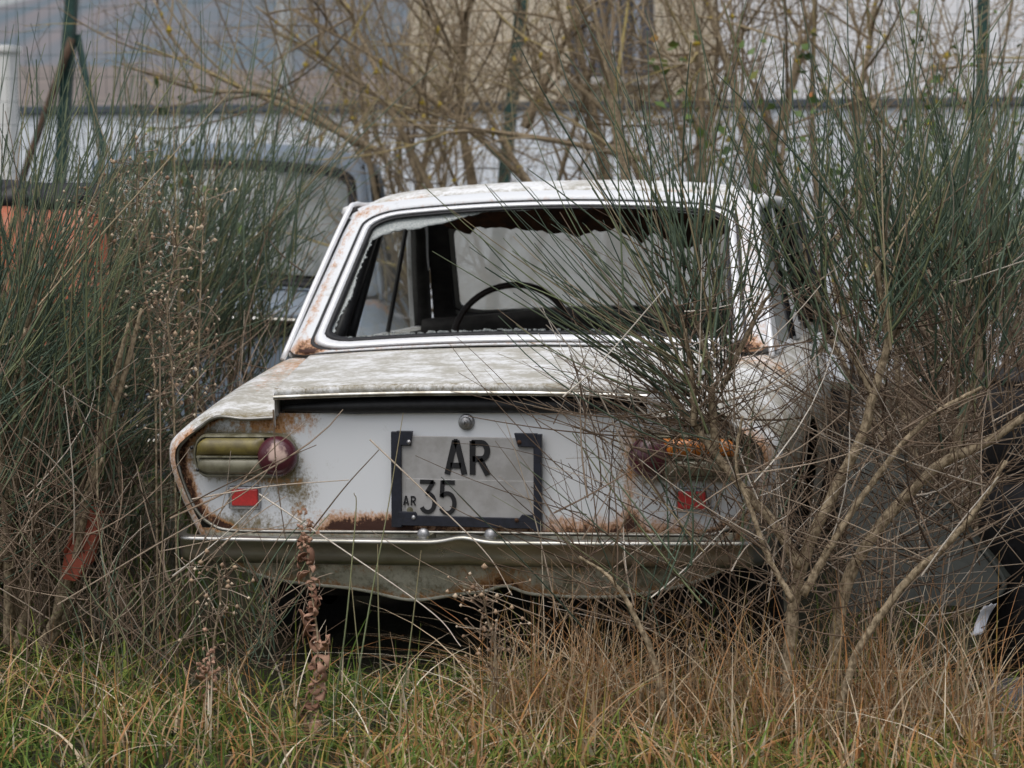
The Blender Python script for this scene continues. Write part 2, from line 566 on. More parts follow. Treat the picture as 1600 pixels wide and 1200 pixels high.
def far_house(x, y, z, w_, h_):
    r = tag(empty("house", (x, y, z)), "far pinkish roofed house on the hillside at upper left", "house")
    MB().box((0, 0, h_ / 2), (w_, 5, h_)).build("wall", plain("hazed_render", (0.27, 0.26, 0.28), 0.9), r)  # distance haze is put into the greyed wall and roof colours
    MB().add([(-w_ * .56, -3, h_), (w_ * .56, -3, h_), (w_ * .56, 3, h_), (-w_ * .56, 3, h_), (-w_ * .45, 0, h_ + 1.6), (w_ * .45, 0, h_ + 1.6)],
             [(0, 1, 5, 4), (2, 3, 4, 5), (0, 4, 3), (1, 2, 5), (3, 2, 1, 0)]).build("roof", plain("hazed_clay_roof", (0.33, 0.26, 0.25), 0.9, 0, 0.2, 2), r)


p = at(400, 62, 150)
far_house(p[0], 150, p[2] - 3.6, 8.0, 2.6)


def boundary_wall():
    r = tag(empty("boundary_wall", (0, 10.5, 0)), "long low white wall with dark coping behind the fence", "wall")
    top = at(800, 172, 10.5)[2]
    m = paint("whitewash", (0.80, 0.84, 0.90), grime=0.5, grime_col=(0.42, 0.43, 0.43), rough=0.8)
    x0, x1 = -9.5, 5
    n = 5
    for i in range(n):
        a, b_ = x0 + (x1 - x0) * i / n, x0 + (x1 - x0) * (i + 1) / n
        MB().box(((a + b_) / 2, 0.1, top / 2), (b_ - a - 0.012, 0.2, top)).build("wall_panel", m, r, bevel=0.006)
        MB().box(((a + b_) / 2, 0.1, top + 0.03), (b_ - a - 0.006, 0.28, 0.06)).build("coping", plain("dark_coping", (0.08, 0.10, 0.12), 0.7), r, bevel=0.008)


boundary_wall()


def cream_house():
    Y = 18.0
    xl, xr = at(640, 100, Y)[0], at(1118, 100, Y)[0]
    r = tag(empty("cream_house", (xl, Y, 0)), "cream rendered house with a grey shuttered window behind the wall", "house")
    m = paint("cream_render", (0.62, 0.54, 0.42), grime=0.25, grime_col=(0.42, 0.35, 0.26), rough=0.9)
    W = xr - xl
    wa, wb = at(890, 60, Y)[0] - xl, at(1022, 60, Y)[0] - xl
    zb, zt = at(950, 122, Y)[2], at(950, -120, Y)[2]
    H = 6.0
    mb = MB()
    mb.box((wa / 2, 2, H / 2), (wa, 4, H)).box(((wb + W) / 2, 2, H / 2), (W - wb, 4, H))
    mb.box(((wa + wb) / 2, 2, zb / 2), (wb - wa, 4, zb)).box(((wa + wb) / 2, 2, (zt + H) / 2), (wb - wa, 4, H - zt))
    mb.build("wall", m, r)
    w_ = r_ = tag(empty("window", (wa, 0, zb), r))
    MB().box(((wb - wa) / 2, -0.03, -0.04), (wb - wa + 0.16, 0.22, 0.08)).build("sill", plain("stone_sill", (0.5, 0.48, 0.45), 0.8), w_, bevel=0.01)
    MB().box(((wb - wa) / 2, 0.22, (zt - zb) / 2), (wb - wa, 0.03, zt - zb)).build("pane", plain("dark_window_glass", (0.16, 0.19, 0.23), 0.15, 0, 0.2, 3), w_)
    k = 7
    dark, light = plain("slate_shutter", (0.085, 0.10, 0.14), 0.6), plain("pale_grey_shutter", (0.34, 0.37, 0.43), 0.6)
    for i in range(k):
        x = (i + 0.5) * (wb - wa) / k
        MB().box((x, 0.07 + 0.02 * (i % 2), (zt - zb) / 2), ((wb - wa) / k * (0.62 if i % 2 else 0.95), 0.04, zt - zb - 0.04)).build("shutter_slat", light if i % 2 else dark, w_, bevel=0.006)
    MB().box((W / 2, 2, H + 0.12), (W + 0.6, 4.8, 0.24)).build("roof", plain("clay_roof", (0.35, 0.18, 0.12), 0.9), r)


cream_house()


def white_house():
    Y = 16.2
    xl = at(1122, 80, Y)[0]
    r = tag(empty("white_house", (xl, Y, 0)), "plain white house wall behind the bare twigs at right", "house")
    m = paint("pale_grey_render", (0.82, 0.82, 0.84), grime=0.2, grime_col=(0.5, 0.49, 0.48), rough=0.9)
    W = 6.0
    MB().box((W / 2, 2.5, 2.6), (W, 5, 5.2)).build("wall", m, r)
    MB().box((W / 2, 2.5, 5.3), (W + .5, 5.6, 0.2)).build("roof", plain("clay_roof_red", (0.33, 0.17, 0.11), 0.9), r)
    MB().box((W / 2, -0.04, 0.25), (W + 0.02, 0.05, 0.5)).build("plinth", plain("grey_plinth", (0.3, 0.3, 0.3), 0.9), r)


white_house()


def poles():
    p = at(447, 165, 14)
    r = tag(empty("lamp_post", (p[0], 14, 0)), "pale grey round post beyond the wall above the grey car", "post")
    one_tube("shaft", [(0, 0, 0), (0, 0, 2), (0, 0, 4.2)], [0.085, 0.08, 0.075], plain("pale_steel_pole", (0.45, 0.47, 0.48), 0.5, 0, 0.1), r, 14, 8)
    one_tube("base_flange", [(0, 0, 0), (0, 0, 0.05), (0, 0, 0.1)], [0.16, 0.15, 0.09], M["steel"], r, 14, 6)
    p = at(6, 120, 9.9)
    r = tag(empty("gate_pillar", (p[0], 9.9, 0)), "short white pillar at the upper left edge of the picture", "pillar")
    zt = at(6, 82, 9.9)[2]
    m = paint("white_render", (0.72, 0.72, 0.70), grime=0.3, rough=0.9)
    MB().box((0, 0, zt / 2), (0.16, 0.16, zt)).build("shaft", m, r, bevel=0.01)
    MB().box((0, 0, zt + 0.02), (0.2, 0.2, 0.05)).build("cap", m, r, bevel=0.01)


poles()


def fence():
    Y = 8.4
    r = tag(empty("mesh_fence", (0, Y, 0)), "dark green wire mesh fence on square posts behind the cars", "fence")
    green = plain("dark_green_post", (0.018, 0.055, 0.045), 0.5, 0, 0.3, 20)
    rust = plain("rusty_brace", (0.12, 0.065, 0.04), 0.85, 0, 0.4, 30, (0.05, 0.045, 0.03))
    H = 2.75

    def post(px_top, py_top, px_bot, py_bot):
        a, b_ = at(px_top, py_top, Y), at(px_bot, py_bot, Y)
        d = (a - b_) / (a[2] - b_[2])
        base, top = b_ - d * b_[2], b_ + d * (H - b_[2])
        mb = MB()
        s = 0.036
        V = [base + np.array(q) for q in ((-s, -s, 0), (s, -s, 0), (s, s, 0), (-s, s, 0))] + [top + np.array(q) for q in ((-s, -s, 0), (s, -s, 0), (s, s, 0), (-s, s, 0))]
        V = np.array(V) - np.array([0, Y, 0])
        mb.add(V, [(3, 2, 1, 0), (4, 5, 6, 7), (0, 1, 5, 4), (1, 2, 6, 5), (2, 3, 7, 6), (3, 0, 4, 7)])
        mb.build("post", green, r, bevel=0.006)
        return top
    post(112, 0, 97, 235)
    post(816, 0, 796, 200)
    post(1536, 0, 1534, 230)
    z = np.array([0, Y, 0])
    # braces of the end post
    t = at(112, 60, Y - 0.06) - z
    one_tube("brace", [t, at(75, 165, Y - 0.1) - z, at(28, 300, Y - 0.15) - z, at(0, 395, Y - 0.2) - z], 0.026, rust, r, 8, 10)
    one_tube("brace", [at(121, 55, Y + 0.05) - z, at(140, 150, Y - .02) - z, at(160, 228, Y - 0.06) - z, at(185, 330, Y - 0.1) - z], 0.024, green, r, 8, 10)
    xs = np.arange(-6.0, 3.6, 0.075)
    zs = np.arange(0.1, H, 0.15)
    S = 8
    zz = np.linspace(0.05, H, S)
    wob = rng.normal(0, 0.006, (len(xs), S)).cumsum(1)
    P1 = np.stack([xs[:, None] + wob + 0 * zz, np.full((len(xs), S), 0.045), np.broadcast_to(zz, (len(xs), S))], -1)
    xx = np.linspace(-6, 3.6, 40)
    P2 = np.stack([np.broadcast_to(xx, (len(zs), 40)), np.full((len(zs), 40), 0.048), zs[:, None] + 0.01 * np.sin(xx * 3)[None]], -1)
    V1, F1 = tubes(P1, 0.0021, 3)
    V2, F2 = tubes(P2, 0.0019, 3)
    o = mesh_np("wire_mesh", np.concatenate([V1, V2]), np.concatenate([F1, F2 + len(V1)]), green, r)
    o["kind"] = "stuff"


fence()

# ------------------------------------------------------------------ cars
YS = np.array([0.012, 0.022, 0.05, 0.10, 0.40, 0.78, 1.3, 2.3, 2.9, 3.7, 3.95])
PROF = np.array([
    [(.475, .688), (.56, .683), (.638, .687), (.682, .661), (.724, .631), (.748, .603), (.748, .558), (.718, .474), (.675, .388), (.65, .33)],
    [(.475, .690), (.56, .687), (.641, .693), (.690, .669), (.737, .638), (.764, .608), (.764, .556), (.733, .468), (.686, .377), (.66, .32)],
    [(.475, .692), (.56, .691), (.642, .699), (.698, .680), (.748, .647), (.777, .613), (.776, .555), (.745, .463), (.698, .368), (.672, .31)],
    [(.475, .700), (.56, .700), (.642, .707), (.700, .690), (.752, .655), (.785, .618), (.784, .555), (.752, .46), (.705, .362), (.680, .30)],
    [(.535, .750), (.60, .752), (.664, .750), (.708, .735), (.755, .700), (.788, .645), (.790, .565), (.765, .465), (.725, .365), (.70, .28)],
    [(.62, .788), (.66, .79), (.695, .785), (.728, .765), (.768, .725), (.796, .665), (.797, .58), (.782, .47), (.752, .36), (.73, .25)],
    [(.64, .80), (.675, .803), (.705, .80), (.74, .782), (.778, .735), (.802, .67), (.805, .58), (.795, .47), (.775, .34), (.75, .20)],
    [(.64, .80), (.675, .803), (.705, .80), (.74, .782), (.778, .735), (.802, .67), (.805, .58), (.795, .47), (.775, .34), (.75, .20)],
    [(.62, .80), (.665, .80), (.70, .795), (.738, .775), (.775, .73), (.80, .665), (.805, .58), (.795, .47), (.775, .34), (.75, .22)],
    [(.56, .75), (.62, .752), (.66, .748), (.70, .73), (.74, .69), (.765, .64), (.77, .56), (.76, .46), (.74, .36), (.72, .28)],
    [(.50, .71), (.56, .712), (.60, .705), (.64, .69), (.68, .65), (.70, .60), (.71, .53), (.70, .44), (.68, .36), (.66, .30)],
])


def body_surface(ny=90, npf=46):
    """(ny, npf, 3) right-hand skin"""
    pf = np.stack([crv(s, npf) for s in PROF])                       # 11, npf, 2
    yy = np.concatenate([YS[:4], np.linspace(0.13, 3.95, ny - 4)])
    out = np.zeros((ny, npf, 3))
    for j in range(npf):
        for c in (0, 1):
            out[:, j, 2 * c] = np.interp(yy, YS, pf[:, j, c])
    # soften the kinks between stations, keep the tail rings
    for _ in range(5):
        out[5:-1] = (out[4:-2] + 2 * out[5:-1] + out[6:]) / 4
    out[:, :, 1] = yy[:, None]
    return out


TAIL = [(.475, .686), (.56, .682), (.632, .687), (.682, .661), (.722, .631), (.746, .602), (.746, .557), (.722, .487), (.695, .44), (.66, .412), (.615, .398), (.5, .396), (.25, .397), (0, .398)]


def tail_outline(n=120, closed=True):
    R = crv(TAIL, n)
    L = R[::-1].copy()
    L[:, 0] *= -1
    return np.concatenate([R, L[1:]])


def in_poly(pts, poly):
    x, z = pts[:, 0], pts[:, 1]
    c = np.zeros(len(pts), bool)
    j = len(poly) - 1
    for i in range(len(poly)):
        xi, zi, xj, zj = *poly[i], *poly[j]
        k = ((zi > z) != (zj > z)) & (x < (xj - xi) * (z - zi) / (zj - zi + 1e-12) + xi)
        c ^= k
        j = i
    return c


def rrect(u0, u1, v0, v1, r, n=10):
    """rounded rectangle in (u,v), counter-clockwise from bottom left"""
    pts = []
    for cx, cy, a0 in ((u1 - r, v0 + r, -90), (u1 - r, v1 - r, 0), (u0 + r, v1 - r, 90), (u0 + r, v0 + r, 180)):
        for k in range(n + 1):
            a = math.radians(a0 + 90 * k / n)
            pts.append((cx + r * math.cos(a), cy + r * math.sin(a)))
    # densify straight runs
    out = []
    for i in range(len(pts)):
        a, b_ = np.array(pts[i]), np.array(pts[(i + 1) % len(pts)])
        m = max(1, int(np.linalg.norm(b_ - a) / 0.06))
        for k in range(m):
            out.append(a + (b_ - a) * k / m)
    return np.array(out)


def quad_map(BL, BR, TR, TL, zc_b=0.0, zc_t=0.0, yc=0.0):
    BL, BR, TR, TL = map(np.array, (BL, BR, TR, TL))

    def f(uv, off=0.0):
        uv = np.asarray(uv, float)
        u, v = uv[..., 0:1], uv[..., 1:2]
        p = (BL * (1 - u) + BR * u) * (1 - v) + (TL * (1 - u) + TR * u) * v
        k = 1 - (2 * u - 1) ** 2
        e = np.concatenate([0 * k, k * yc + off, k * (zc_b * (1 - v) + zc_t * v)], -1)
        return p + e
    return f


def ribbon(name, fmap, ring_out, ring_in, mat, parent, y_out=0.0, y_mid=-0.008, y_in=0.0):
    """trim round an opening: outer edge, raised middle, inner edge"""
    mid = (ring_out + ring_in) / 2
    P = np.stack([fmap(ring_out, y_out), fmap(ring_out * .75 + ring_in * .25, y_mid), fmap(mid, y_mid * 1.15), fmap(ring_out * .25 + ring_in * .75, y_mid), fmap(ring_in, y_in)])
    return grid_obj(name, P, mat, parent, close_v=True)


def gauss(x, a, b):
    return np.exp(-((x - a) / b) ** 2)


def lamp_dist(x, z):
    """distance to the capsule that is a tail lamp"""
    xa = np.clip(np.abs(x), .49, .66)
    return np.hypot(np.abs(x) - xa, z - .588) - .052


def fn_tail_y(x):
    return 0.028 + 0.035 * (np.abs(x) / .75) ** 3


def make_car(root, P, wreck=True, roof_mat=None, door_ajar=False):
    """P: paint, paint_top, apron materials. The reference car; the others reuse the same pressing"""
    S = body_surface()
    ny, npf, _ = S.shape
    sides = []
    VV, FF, A = [], [], {"rust": [], "moss": [], "dirt": []}
    off = 0
    for sgn in (1, -1):
        Q = S.copy()
        Q[..., 0] *= sgn
        V = Q.reshape(-1, 3)
        Fq = grid_faces(ny, npf)
        if sgn < 0:
            Fq = Fq[:, ::-1]
        c = V[Fq].mean(1)
        keep = np.ones(len(Fq), bool)
        for wy in (0.86, 3.15):
            keep &= ~(np.hypot(c[:, 1] - wy, c[:, 2] - 0.27) < 0.315)
            d = np.hypot(V[:, 1] - wy, V[:, 2] - 0.27)
            near = (d > 0.29) & (d < 0.36)
            k = np.where(near, 0.335 / np.maximum(d, 1e-6), 1)
            V[:, 1] = np.where(near, wy + (V[:, 1] - wy) * k, V[:, 1])
            V[:, 2] = np.where(near, 0.27 + (V[:, 2] - 0.27) * k, V[:, 2])
        if door_ajar and sgn > 0:
            keep &= ~((c[:, 1] > 1.5) & (c[:, 1] < 2.38) & (c[:, 2] < 0.785))
        Fq = Fq[keep]
        x, y, z = V.T
        tail = np.clip(1 - (y - 0.012) / 0.05, 0, 1)
        rust = 0.62 * tail * (z < .66) + 0.42 * gauss(y, 0.70, 0.12) * (z > .74) + 0.25 * (z < 0.3)
        if sgn < 0:
            rust += 0.35 * gauss(y, .45, .22) * gauss(np.abs(x), .62, .05) * (z > .7)
        else:
            rust += 0.22 * (y > 2.5)
        moss = 0.22 * tail + 0.5 * gauss(z, .685, .02) * (y < .06) * (y > .015) + ((.55 if sgn > 0 else .22) * np.clip((.70 - z) / .1, 0, 1) + (.18 if sgn > 0 else 0)) * (y > .05)
        moss += 0.22 * (y < .9) * gauss(z, .64, .04) * (y > .1)
        dirt = 0.6 * (z > .66) + 0.3
        A["rust"].append(rust)
        A["moss"].append(moss)
        A["dirt"].append(np.full(len(V), 0) + dirt)
        VV.append(V)
        FF.append(Fq + off)
        off += len(V)
    body = mesh_np("body", np.concatenate(VV), np.concatenate(FF), P["paint_top"], root, True, {k: np.concatenate(v) for k, v in A.items()})
    # bonnet and nose
    Wd = crv([(0, .77, 2.42), (0, .765, 3.0), (0, .72, 3.75), (0, .66, 3.96), (0, .5, 4.02), (0, .32, 3.98)], 24)
    hw = np.interp(Wd[:, 2], [2.4, 3.7, 3.95, 4.02], [.66, .60, .56, .52])
    us = np.linspace(-1, 1, 21)
    B = np.stack([us[None] * hw[:, None] * 1.0, np.broadcast_to(Wd[:, 2:3], (24, 21)), Wd[:, 1:2] + 0.03 * (1 - us ** 2)[None]], -1)
    grid_obj("bonnet", B, P["paint_top"], root)
    # tail panel
    nx, nz = 260, 60
    gx, gz = np.meshgrid(np.linspace(-.765, .765, nx), np.linspace(.385, .70, nz), indexing='ij')
    Fq = grid_faces(nx, nz)
    pts = np.stack([gx, gz], -1).reshape(-1, 2)
    out = tail_outline(40)
    out2 = out * 1.0
    cc = out.mean(0)
    out2 = cc + (out - cc) * np.array([1.015, 1.04])
    keep = in_poly(pts[Fq].mean(1), out2)
    Fq = Fq[keep]
    x, z = pts.T
    V = np.stack([x, fn_tail_y(x), z], -1)
    rust = moss = np.zeros(len(x))
    if wreck:
        dl = lamp_dist(x, z)
        left, right = x < 0, x > 0
        bottom = np.clip(1 - (z - .398) / .062, 0, 1)
        rust = 1.35 * bottom * (gauss(x, -.25, .13) + .25 * gauss(x, -.34, .03)) + 0.75 * bottom * gauss(x, .02, .25) + 0.85 * bottom * gauss(x, .42, .25)
        d_edge = np.abs(x) - np.interp(z, [.40, .44, .487, .557, .602, .631, .661, .687], [.62, .695, .722, .746, .746, .722, .682, .632])
        rust += 0.95 * np.clip(1 + d_edge / .03, 0, 1) * left + 0.6 * np.clip(1 + d_edge / .03, 0, 1) * right
        rust += 0.72 * gauss(x, -.50, .10) * np.clip((z - .630) / .03, 0, 1) + .12 * gauss(x, -.40, .03) * (z > .44)
        rust += 0.55 * gauss(x, .42, .022) * (z < .66) * (z > .41) + 0.6 * gauss(x, .55, .1) * np.clip((z - .64) / .03, 0, 1)
        rust += 0.45 * gauss(x, -.50, .07) * gauss(z, .52, .012)
        rust += 0.25 * gauss(x, -.44, .02) * gauss(z, .45, .05)
        moss = 0.95 * np.clip(1 - dl / .028, 0, 1) + 0.8 * gauss(x, -.50, .12) * np.clip((z - .64) / .03, 0, 1)
        moss += 0.62 * gauss(x, -.465, .08) * gauss(z, .512, .04) + 0.5 * gauss(x, -.43, .035) * gauss(z, .47, .06)
        moss += 0.6 * gauss(x, -.57, .09) * gauss(z, .425, .03) + 0.45 * np.clip(1 + d_edge / .05, 0, 1)
        moss += 0.55 * gauss(x, .42, .05) * gauss(z, .55, .09) + .4 * np.clip(1 - (z - .398) / .03, 0, 1)
    # drop unused verts
    used = np.zeros(len(V), bool)
    used[Fq] = True
    remap = np.cumsum(used) - 1
    mesh_np("tail_panel", V[used], remap[Fq], P["paint"], root, True, {"rust": (rust + 0 * x)[used], "moss": (moss + 0 * x)[used]})
    # moulding round the tail panel
    ol = tail_outline(70)
    y_m = 0.004 + 0.02 * (np.abs(ol[:, 0]) / .75) ** 6
    P3 = np.stack([ol[:, 0], y_m, ol[:, 1]], -1)
    one_tube("tail_moulding", P3, 0.0048, M["old_trim"], root, 8, smooth_path=False)
    # lid
    nu, nv = 61, 40
    yv = np.concatenate([[-.004, -.012, -.017, -.016, -.008], np.linspace(.006, .752, nv - 5)])
    zv = np.concatenate([[-.026, -.020, -.012, -.004, .0], .0 + .036 * (np.linspace(.006, .752, nv - 5) / .752) ** .85])
    hw = np.interp(yv, [-.02, .05, .752], [.472, .480, .615])
    uu = np.linspace(-1, 1, nu)
    U, Yg = np.meshgrid(uu, yv, indexing='ij')
    X = U * hw[None]
    Z = .761 + zv[None] + (.010 + .014 * np.clip(Yg, 0, 1)) * (1 - U ** 2)
    Pg = np.stack([X, Yg + .0 * X, Z], -1)
    sk_l, sk_r = Pg[:1].copy(), Pg[-1:].copy()
    rows = []
    for dz, dx in ((-.075, .004), (-.012, .003)):
        a, b_ = sk_l.copy(), sk_r.copy()
        a[..., 2] += dz
        b_[..., 2] += dz
        a[..., 0] -= dx - .003
        b_[..., 0] += dx - .003
        rows.append((a, b_))
    Pg = np.concatenate([rows[0][0], rows[1][0], Pg, rows[1][1], rows[0][1]])
    mo = 0.62 * np.clip(1 - np.abs(Pg[..., 1] + .004) / .026, 0, 1) * (Pg[..., 2] > .7)
    ru = 0.28 * np.clip(1 - (.752 - Pg[..., 1]) / .03, 0, 1)
    lid = grid_obj("boot_lid", Pg, P["paint_top"], root, attrs={"moss": mo, "dirt": 0.9 + 0 * mo, "rust": ru}, flip=False)
    tr = np.stack([uu * .474, -.017 + 0 * uu, .7375 + .010 * (1 - uu ** 2)], -1)
    tP = []
    for dy, dz in ((.01, .0075), (-.003, .0055), (-.005, 0), (-.003, -.0055), (.01, -.0065)):
        tP.append(tr + np.array([0, dy, dz]))
    grid_obj("lid_trim", np.stack(tP), M["chrome"], lid)
    # seal in the slot below the lid
    sx = np.linspace(-.466, .466, 40)
    sp = np.stack([sx, .022 + .006 * (np.abs(sx) / .46) ** 4, .708 + .008 * (1 - (sx / .47) ** 2)], -1)
    one_tube("lid_seal", sp, [.008, .0205, .021, .021, .0205, .008], M["rubber"], root, 10, smooth_path=False)
    MB().box((0, .075, .712), (.93, .07, .075)).build("slot_shade", M["interior"], root)  # near-black box standing in for the shade inside the slot
    # apron below the panel
    ax = np.linspace(-.70, .70, 121)
    low = .240 + .02 * (np.abs(ax) / .67) ** 2 + .085 * (np.abs(ax) / .70) ** 7 - .026 * gauss(ax, -.15, .11) - .016 * gauss(ax, .34, .2) + .018 * gauss(ax, .09, .04)
    rowsA = []
    for t in np.linspace(0, 1, 16):
        zz = .400 * (1 - t) + low * t
        yy = .016 + .05 * min(1, max(0, t - .3) / .12) + .02 * (np.abs(ax) / .67) ** 3 - .006 * math.sin(t * math.pi) + .05 * np.clip(t - .75, 0, 1) ** 1.0
        rowsA.append(np.stack([ax, yy, zz], -1))
    PA = np.stack(rowsA)
    xx, zz = PA[..., 0], PA[..., 2]
    grid_obj("rear_apron", PA, P["apron"], root, attrs={"rust": .75 * np.clip((zz - .385) / .01, 0, 1) * (.5 + .5 * gauss(xx, -.35, .3)) + .55 * gauss(xx, .08, .1) * gauss(zz, .27, .03) + .4 * gauss(xx, .25, .2) * gauss(zz, .30, .008) + .62 * np.clip(1 - (zz - low) / .03, 0, 1) + .3 * gauss(xx, -.3, .25) * gauss(zz, .3, .02),
                                                        "moss": .12 + .25 * np.clip((.30 - zz) / .1, 0, 1), "dirt": .5 + 0 * xx})
    one_tube("apron_lip", PA[-1] + np.array([0, .002, 0]), .0055, P["apron"], root, 6, smooth_path=False)
    # bumper
    bx = np.concatenate([np.linspace(-.772, -.72, 8)[:-1], np.linspace(-.72, .72, 90), np.linspace(.72, .772, 8)[1:]])
    wrap = np.clip((np.abs(bx) - .70) / .072, 0, 1)
    by = -.085 + .03 * (np.abs(bx) / .75) ** 2 + .18 * wrap ** 2.2
    lift = .012 * gauss(bx, .02, .045)
    prof = [(.055, .388), (.02, .392), (.004, .391), (-.003, .386), (.0, .378), (.006, .370), (.008, .35), (.008, .338), (.014, .328), (.03, .322), (.055, .322)]
    PB = np.stack([np.stack([bx, by + dy, z_ + (lift if z_ > .36 else .3 * lift)], -1) for dy, z_ in prof])
    bm = grid_obj("bumper", PB, M["dull_chrome"], root)
    for bxx in (-.085, .085):
        a = np.linspace(0, math.pi / 2, 6)
        t = np.linspace(0, 2 * math.pi, 15)[:-1]
        Pk = np.stack([np.stack([bxx + .0165 * np.cos(k) * np.cos(t), -.052 - 0 * t - .012 * np.sin(k), .4 + .0165 * np.cos(k) * np.sin(t)], -1) for k in a])
        grid_obj("bumper_bolt", Pk, M["steel"], bm, close_v=True)
        MB().box((bxx, -.02, .39), (.03, .08, .014)).build("bumper_bracket", M["lamp_body"], bm)
    # window surround and roof
    W = quad_map((-.69, .775, .792), (.69, .775, .792), (.603, 1.225, 1.222), (-.603, 1.225, 1.222), .03, .035, -.03)
    ring0 = rrect(0, 1, 0, 1, .05)
    ringF = rrect(.046, .954, .022, .925, .085)
    ringG = rrect(.064, .936, .066, .893, .075)
    ringI = rrect(.075, .925, .088, .868, .07)
    n = min(len(r_) for r_ in (ring0, ringF, ringG, ringI))

    def rs(r_, n=160):
        # resample by angle about the centre so that rings correspond
        a = np.arctan2(r_[:, 1] - .5, r_[:, 0] - .5)
        o_ = np.argsort(a)
        a, q = a[o_], r_[o_]
        t = np.linspace(-math.pi, math.pi, n, endpoint=False)
        # denser near corners
        return np.stack([np.interp(t, np.concatenate([a - 2 * math.pi, a, a + 2 * math.pi]), np.tile(q[:, k], 3)) for k in (0, 1)], -1)
    ring0, ringF, ringG, ringI = map(rs, (ring0, ringF, ringG, ringI))
    Ps = np.stack([W(ring0 * (1 - t) + ringF * t, -.012 * math.sin(t * math.pi)) for t in (0, .15, .35, .6, .85, 1)])
    u, v = (ring0[None] * .5 + ringF[None] * .5)[..., 0] + 0 * Ps[..., 0], (ring0[None] * .5 + ringF[None] * .5)[..., 1] + 0 * Ps[..., 0]
    fr = np.array([0, .15, .35, .6, .85, 1])[:, None]
    rust = (.8 * (np.abs(u - .5) > .44) * np.clip(1 - v / .10, 0, 1) + .45 * fr * (v < .12) + .46 * (np.abs(u - .5) > .42) * gauss(fr, .38, .25) * (u < .5) + .25 * (u > .92) + .34 * (v > .85) * fr ** 2 * (u < .6)) if wreck else .1 * u
    grid_obj("window_surround", Ps, P["paint"], root, close_v=True, attrs={"rust": rust, "dirt": .5 + 0 * rust, "moss": .15 * (v < .1) + 0 * rust})
    ringE = ringF + (ringF - .5) * np.array([.018, .034])
    ribbon("outer_gasket", W, ringE, ringF * .98 + ringE * .02, M["rubber"], root, -.002, -.007, -.004)
    fm = ribbon("window_trim", W, ringF, ringG, M["bright_trim"] if wreck else M["rubber"], root, 0, -.012, -.002)
    ribbon("window_gasket", W, ringG, ringI, M["rubber"], fm, 0, -.006, .012)
    # roof
    ny2, nx2 = 30, 61
    ty = np.linspace(0, 1, ny2)
    uu = np.linspace(-1, 1, nx2)
    yc = 1.193 + (1.97 - 1.193) * ty ** 1.35
    zc = np.interp(ty ** 1.35, [0, .03, .08, .18, .45, .75, 1], [1.256, 1.268, 1.277, 1.286, 1.290, 1.282, 1.262])
    hw = np.interp(ty, [0, .5, 1], [.600, .602, .575])
    U, T = np.meshgrid(uu, ty, indexing='ij')
    X = U * hw[None]
    drop = .036 * np.abs(U) ** 2.2 + .030 * np.abs(U) ** 14
    back = .032 * U ** 2 * (1 - T) ** 2
    R = np.stack([X, yc[None] + back, zc[None] - drop], -1)
    rr = (.5 * np.clip(1 - (R[..., 1] - 1.2) / .05, 0, 1) * (np.abs(U) > .6) + .35 * (np.abs(U) > .95)) if wreck else 0 * U
    roof = grid_obj("roof", R, roof_mat or P["paint_top"], root, attrs={"rust": rr, "dirt": .35 + 0 * U, "moss": .12 + .2 * (T < .05)})
    # windscreen surround, glass
    W2 = quad_map((.67, 2.44, .80), (-.67, 2.44, .80), (-.575, 1.97, 1.226), (.575, 1.97, 1.226), .02, .036, .06)
    q0, qF, qI = rs(rrect(0, 1, 0, 1, .04)), rs(rrect(.055, .945, .07, .86, .10)), rs(rrect(.075, .925, .10, .83, .09))
    Ps = np.stack([W2(q0 * (1 - t) + qF * t, .01 * math.sin(t * math.pi)) for t in (0, .3, .7, 1)])
    grid_obj("windscreen_surround", Ps, M["interior"] if wreck else P["paint"], root, close_v=True, attrs={"rust": .2 + 0 * Ps[..., 0]})
    gk = ribbon("windscreen_gasket", W2, qF, qI, M["rubber"], root, 0, .006, -.004)
    gu = np.linspace(.06, .94, 30)
    gv = np.linspace(.085, .85, 16)
    GU, GV = np.meshgrid(gu, gv, indexing='ij')
    grid_obj("windscreen", W2(np.stack([GU, GV], -1), .002), M["windscreen"], root)
    # gutters
    for sgn in (1, -1):
        g = np.array([(.700, .768, .785), (.662, .955, .98), (.618, 1.175, 1.195), (.607, 1.235, 1.226), (.606, 1.35, 1.224), (.606, 1.6, 1.228), (.583, 1.95, 1.20), (.62, 2.15, 1.03), (.68, 2.42, .80)]) * np.array([sgn, 1, 1])
        one_tube("rain_gutter", g, .0085, M["bright_trim"] if wreck else P["paint"], root, 8, 50)
        # side window frames
        def sp_(y, t):
            return np.array([sgn * (.700 - .098 * t), y, .798 + .418 * t])
        k_ = 1.0 if sgn < 0 else .5
        posts = [((.905, 0), (1.19, .9), .02 * k_), ((1.31, 0), (1.495, .93), .021 * k_), ((1.45, 0), (1.55, .93), .018 * k_), ((1.915, 0), (1.875, .93), .008)]
        for (a, ta), (b_, tb), w_ in posts:
            q = np.stack([sp_(a + (b_ - a) * t, ta + (tb - ta) * t) for t in np.linspace(0, 1, 8)])
            one_tube("window_post", q, w_, M["rubber"], root, 6, 8, smooth_path=False)
        mbx = np.array([[sp_(1.98, .98), sp_(2.02, .9)], [sp_(2.42, 0), sp_(2.30, 0)]])
        one_tube("front_pillar", [sp_(2.0, .98), sp_(2.18, .5), sp_(2.40, -.02)], .034, M["interior"], root, 8, 10)
        one_tube("window_sill", [sp_(.86, -.01), sp_(1.5, -.01), sp_(2.4, -.01)], .011, M["bright_trim"], root, 6, 12)
        cant = [sp_(1.2, .96), sp_(1.5, .985), sp_(1.97, .97)]
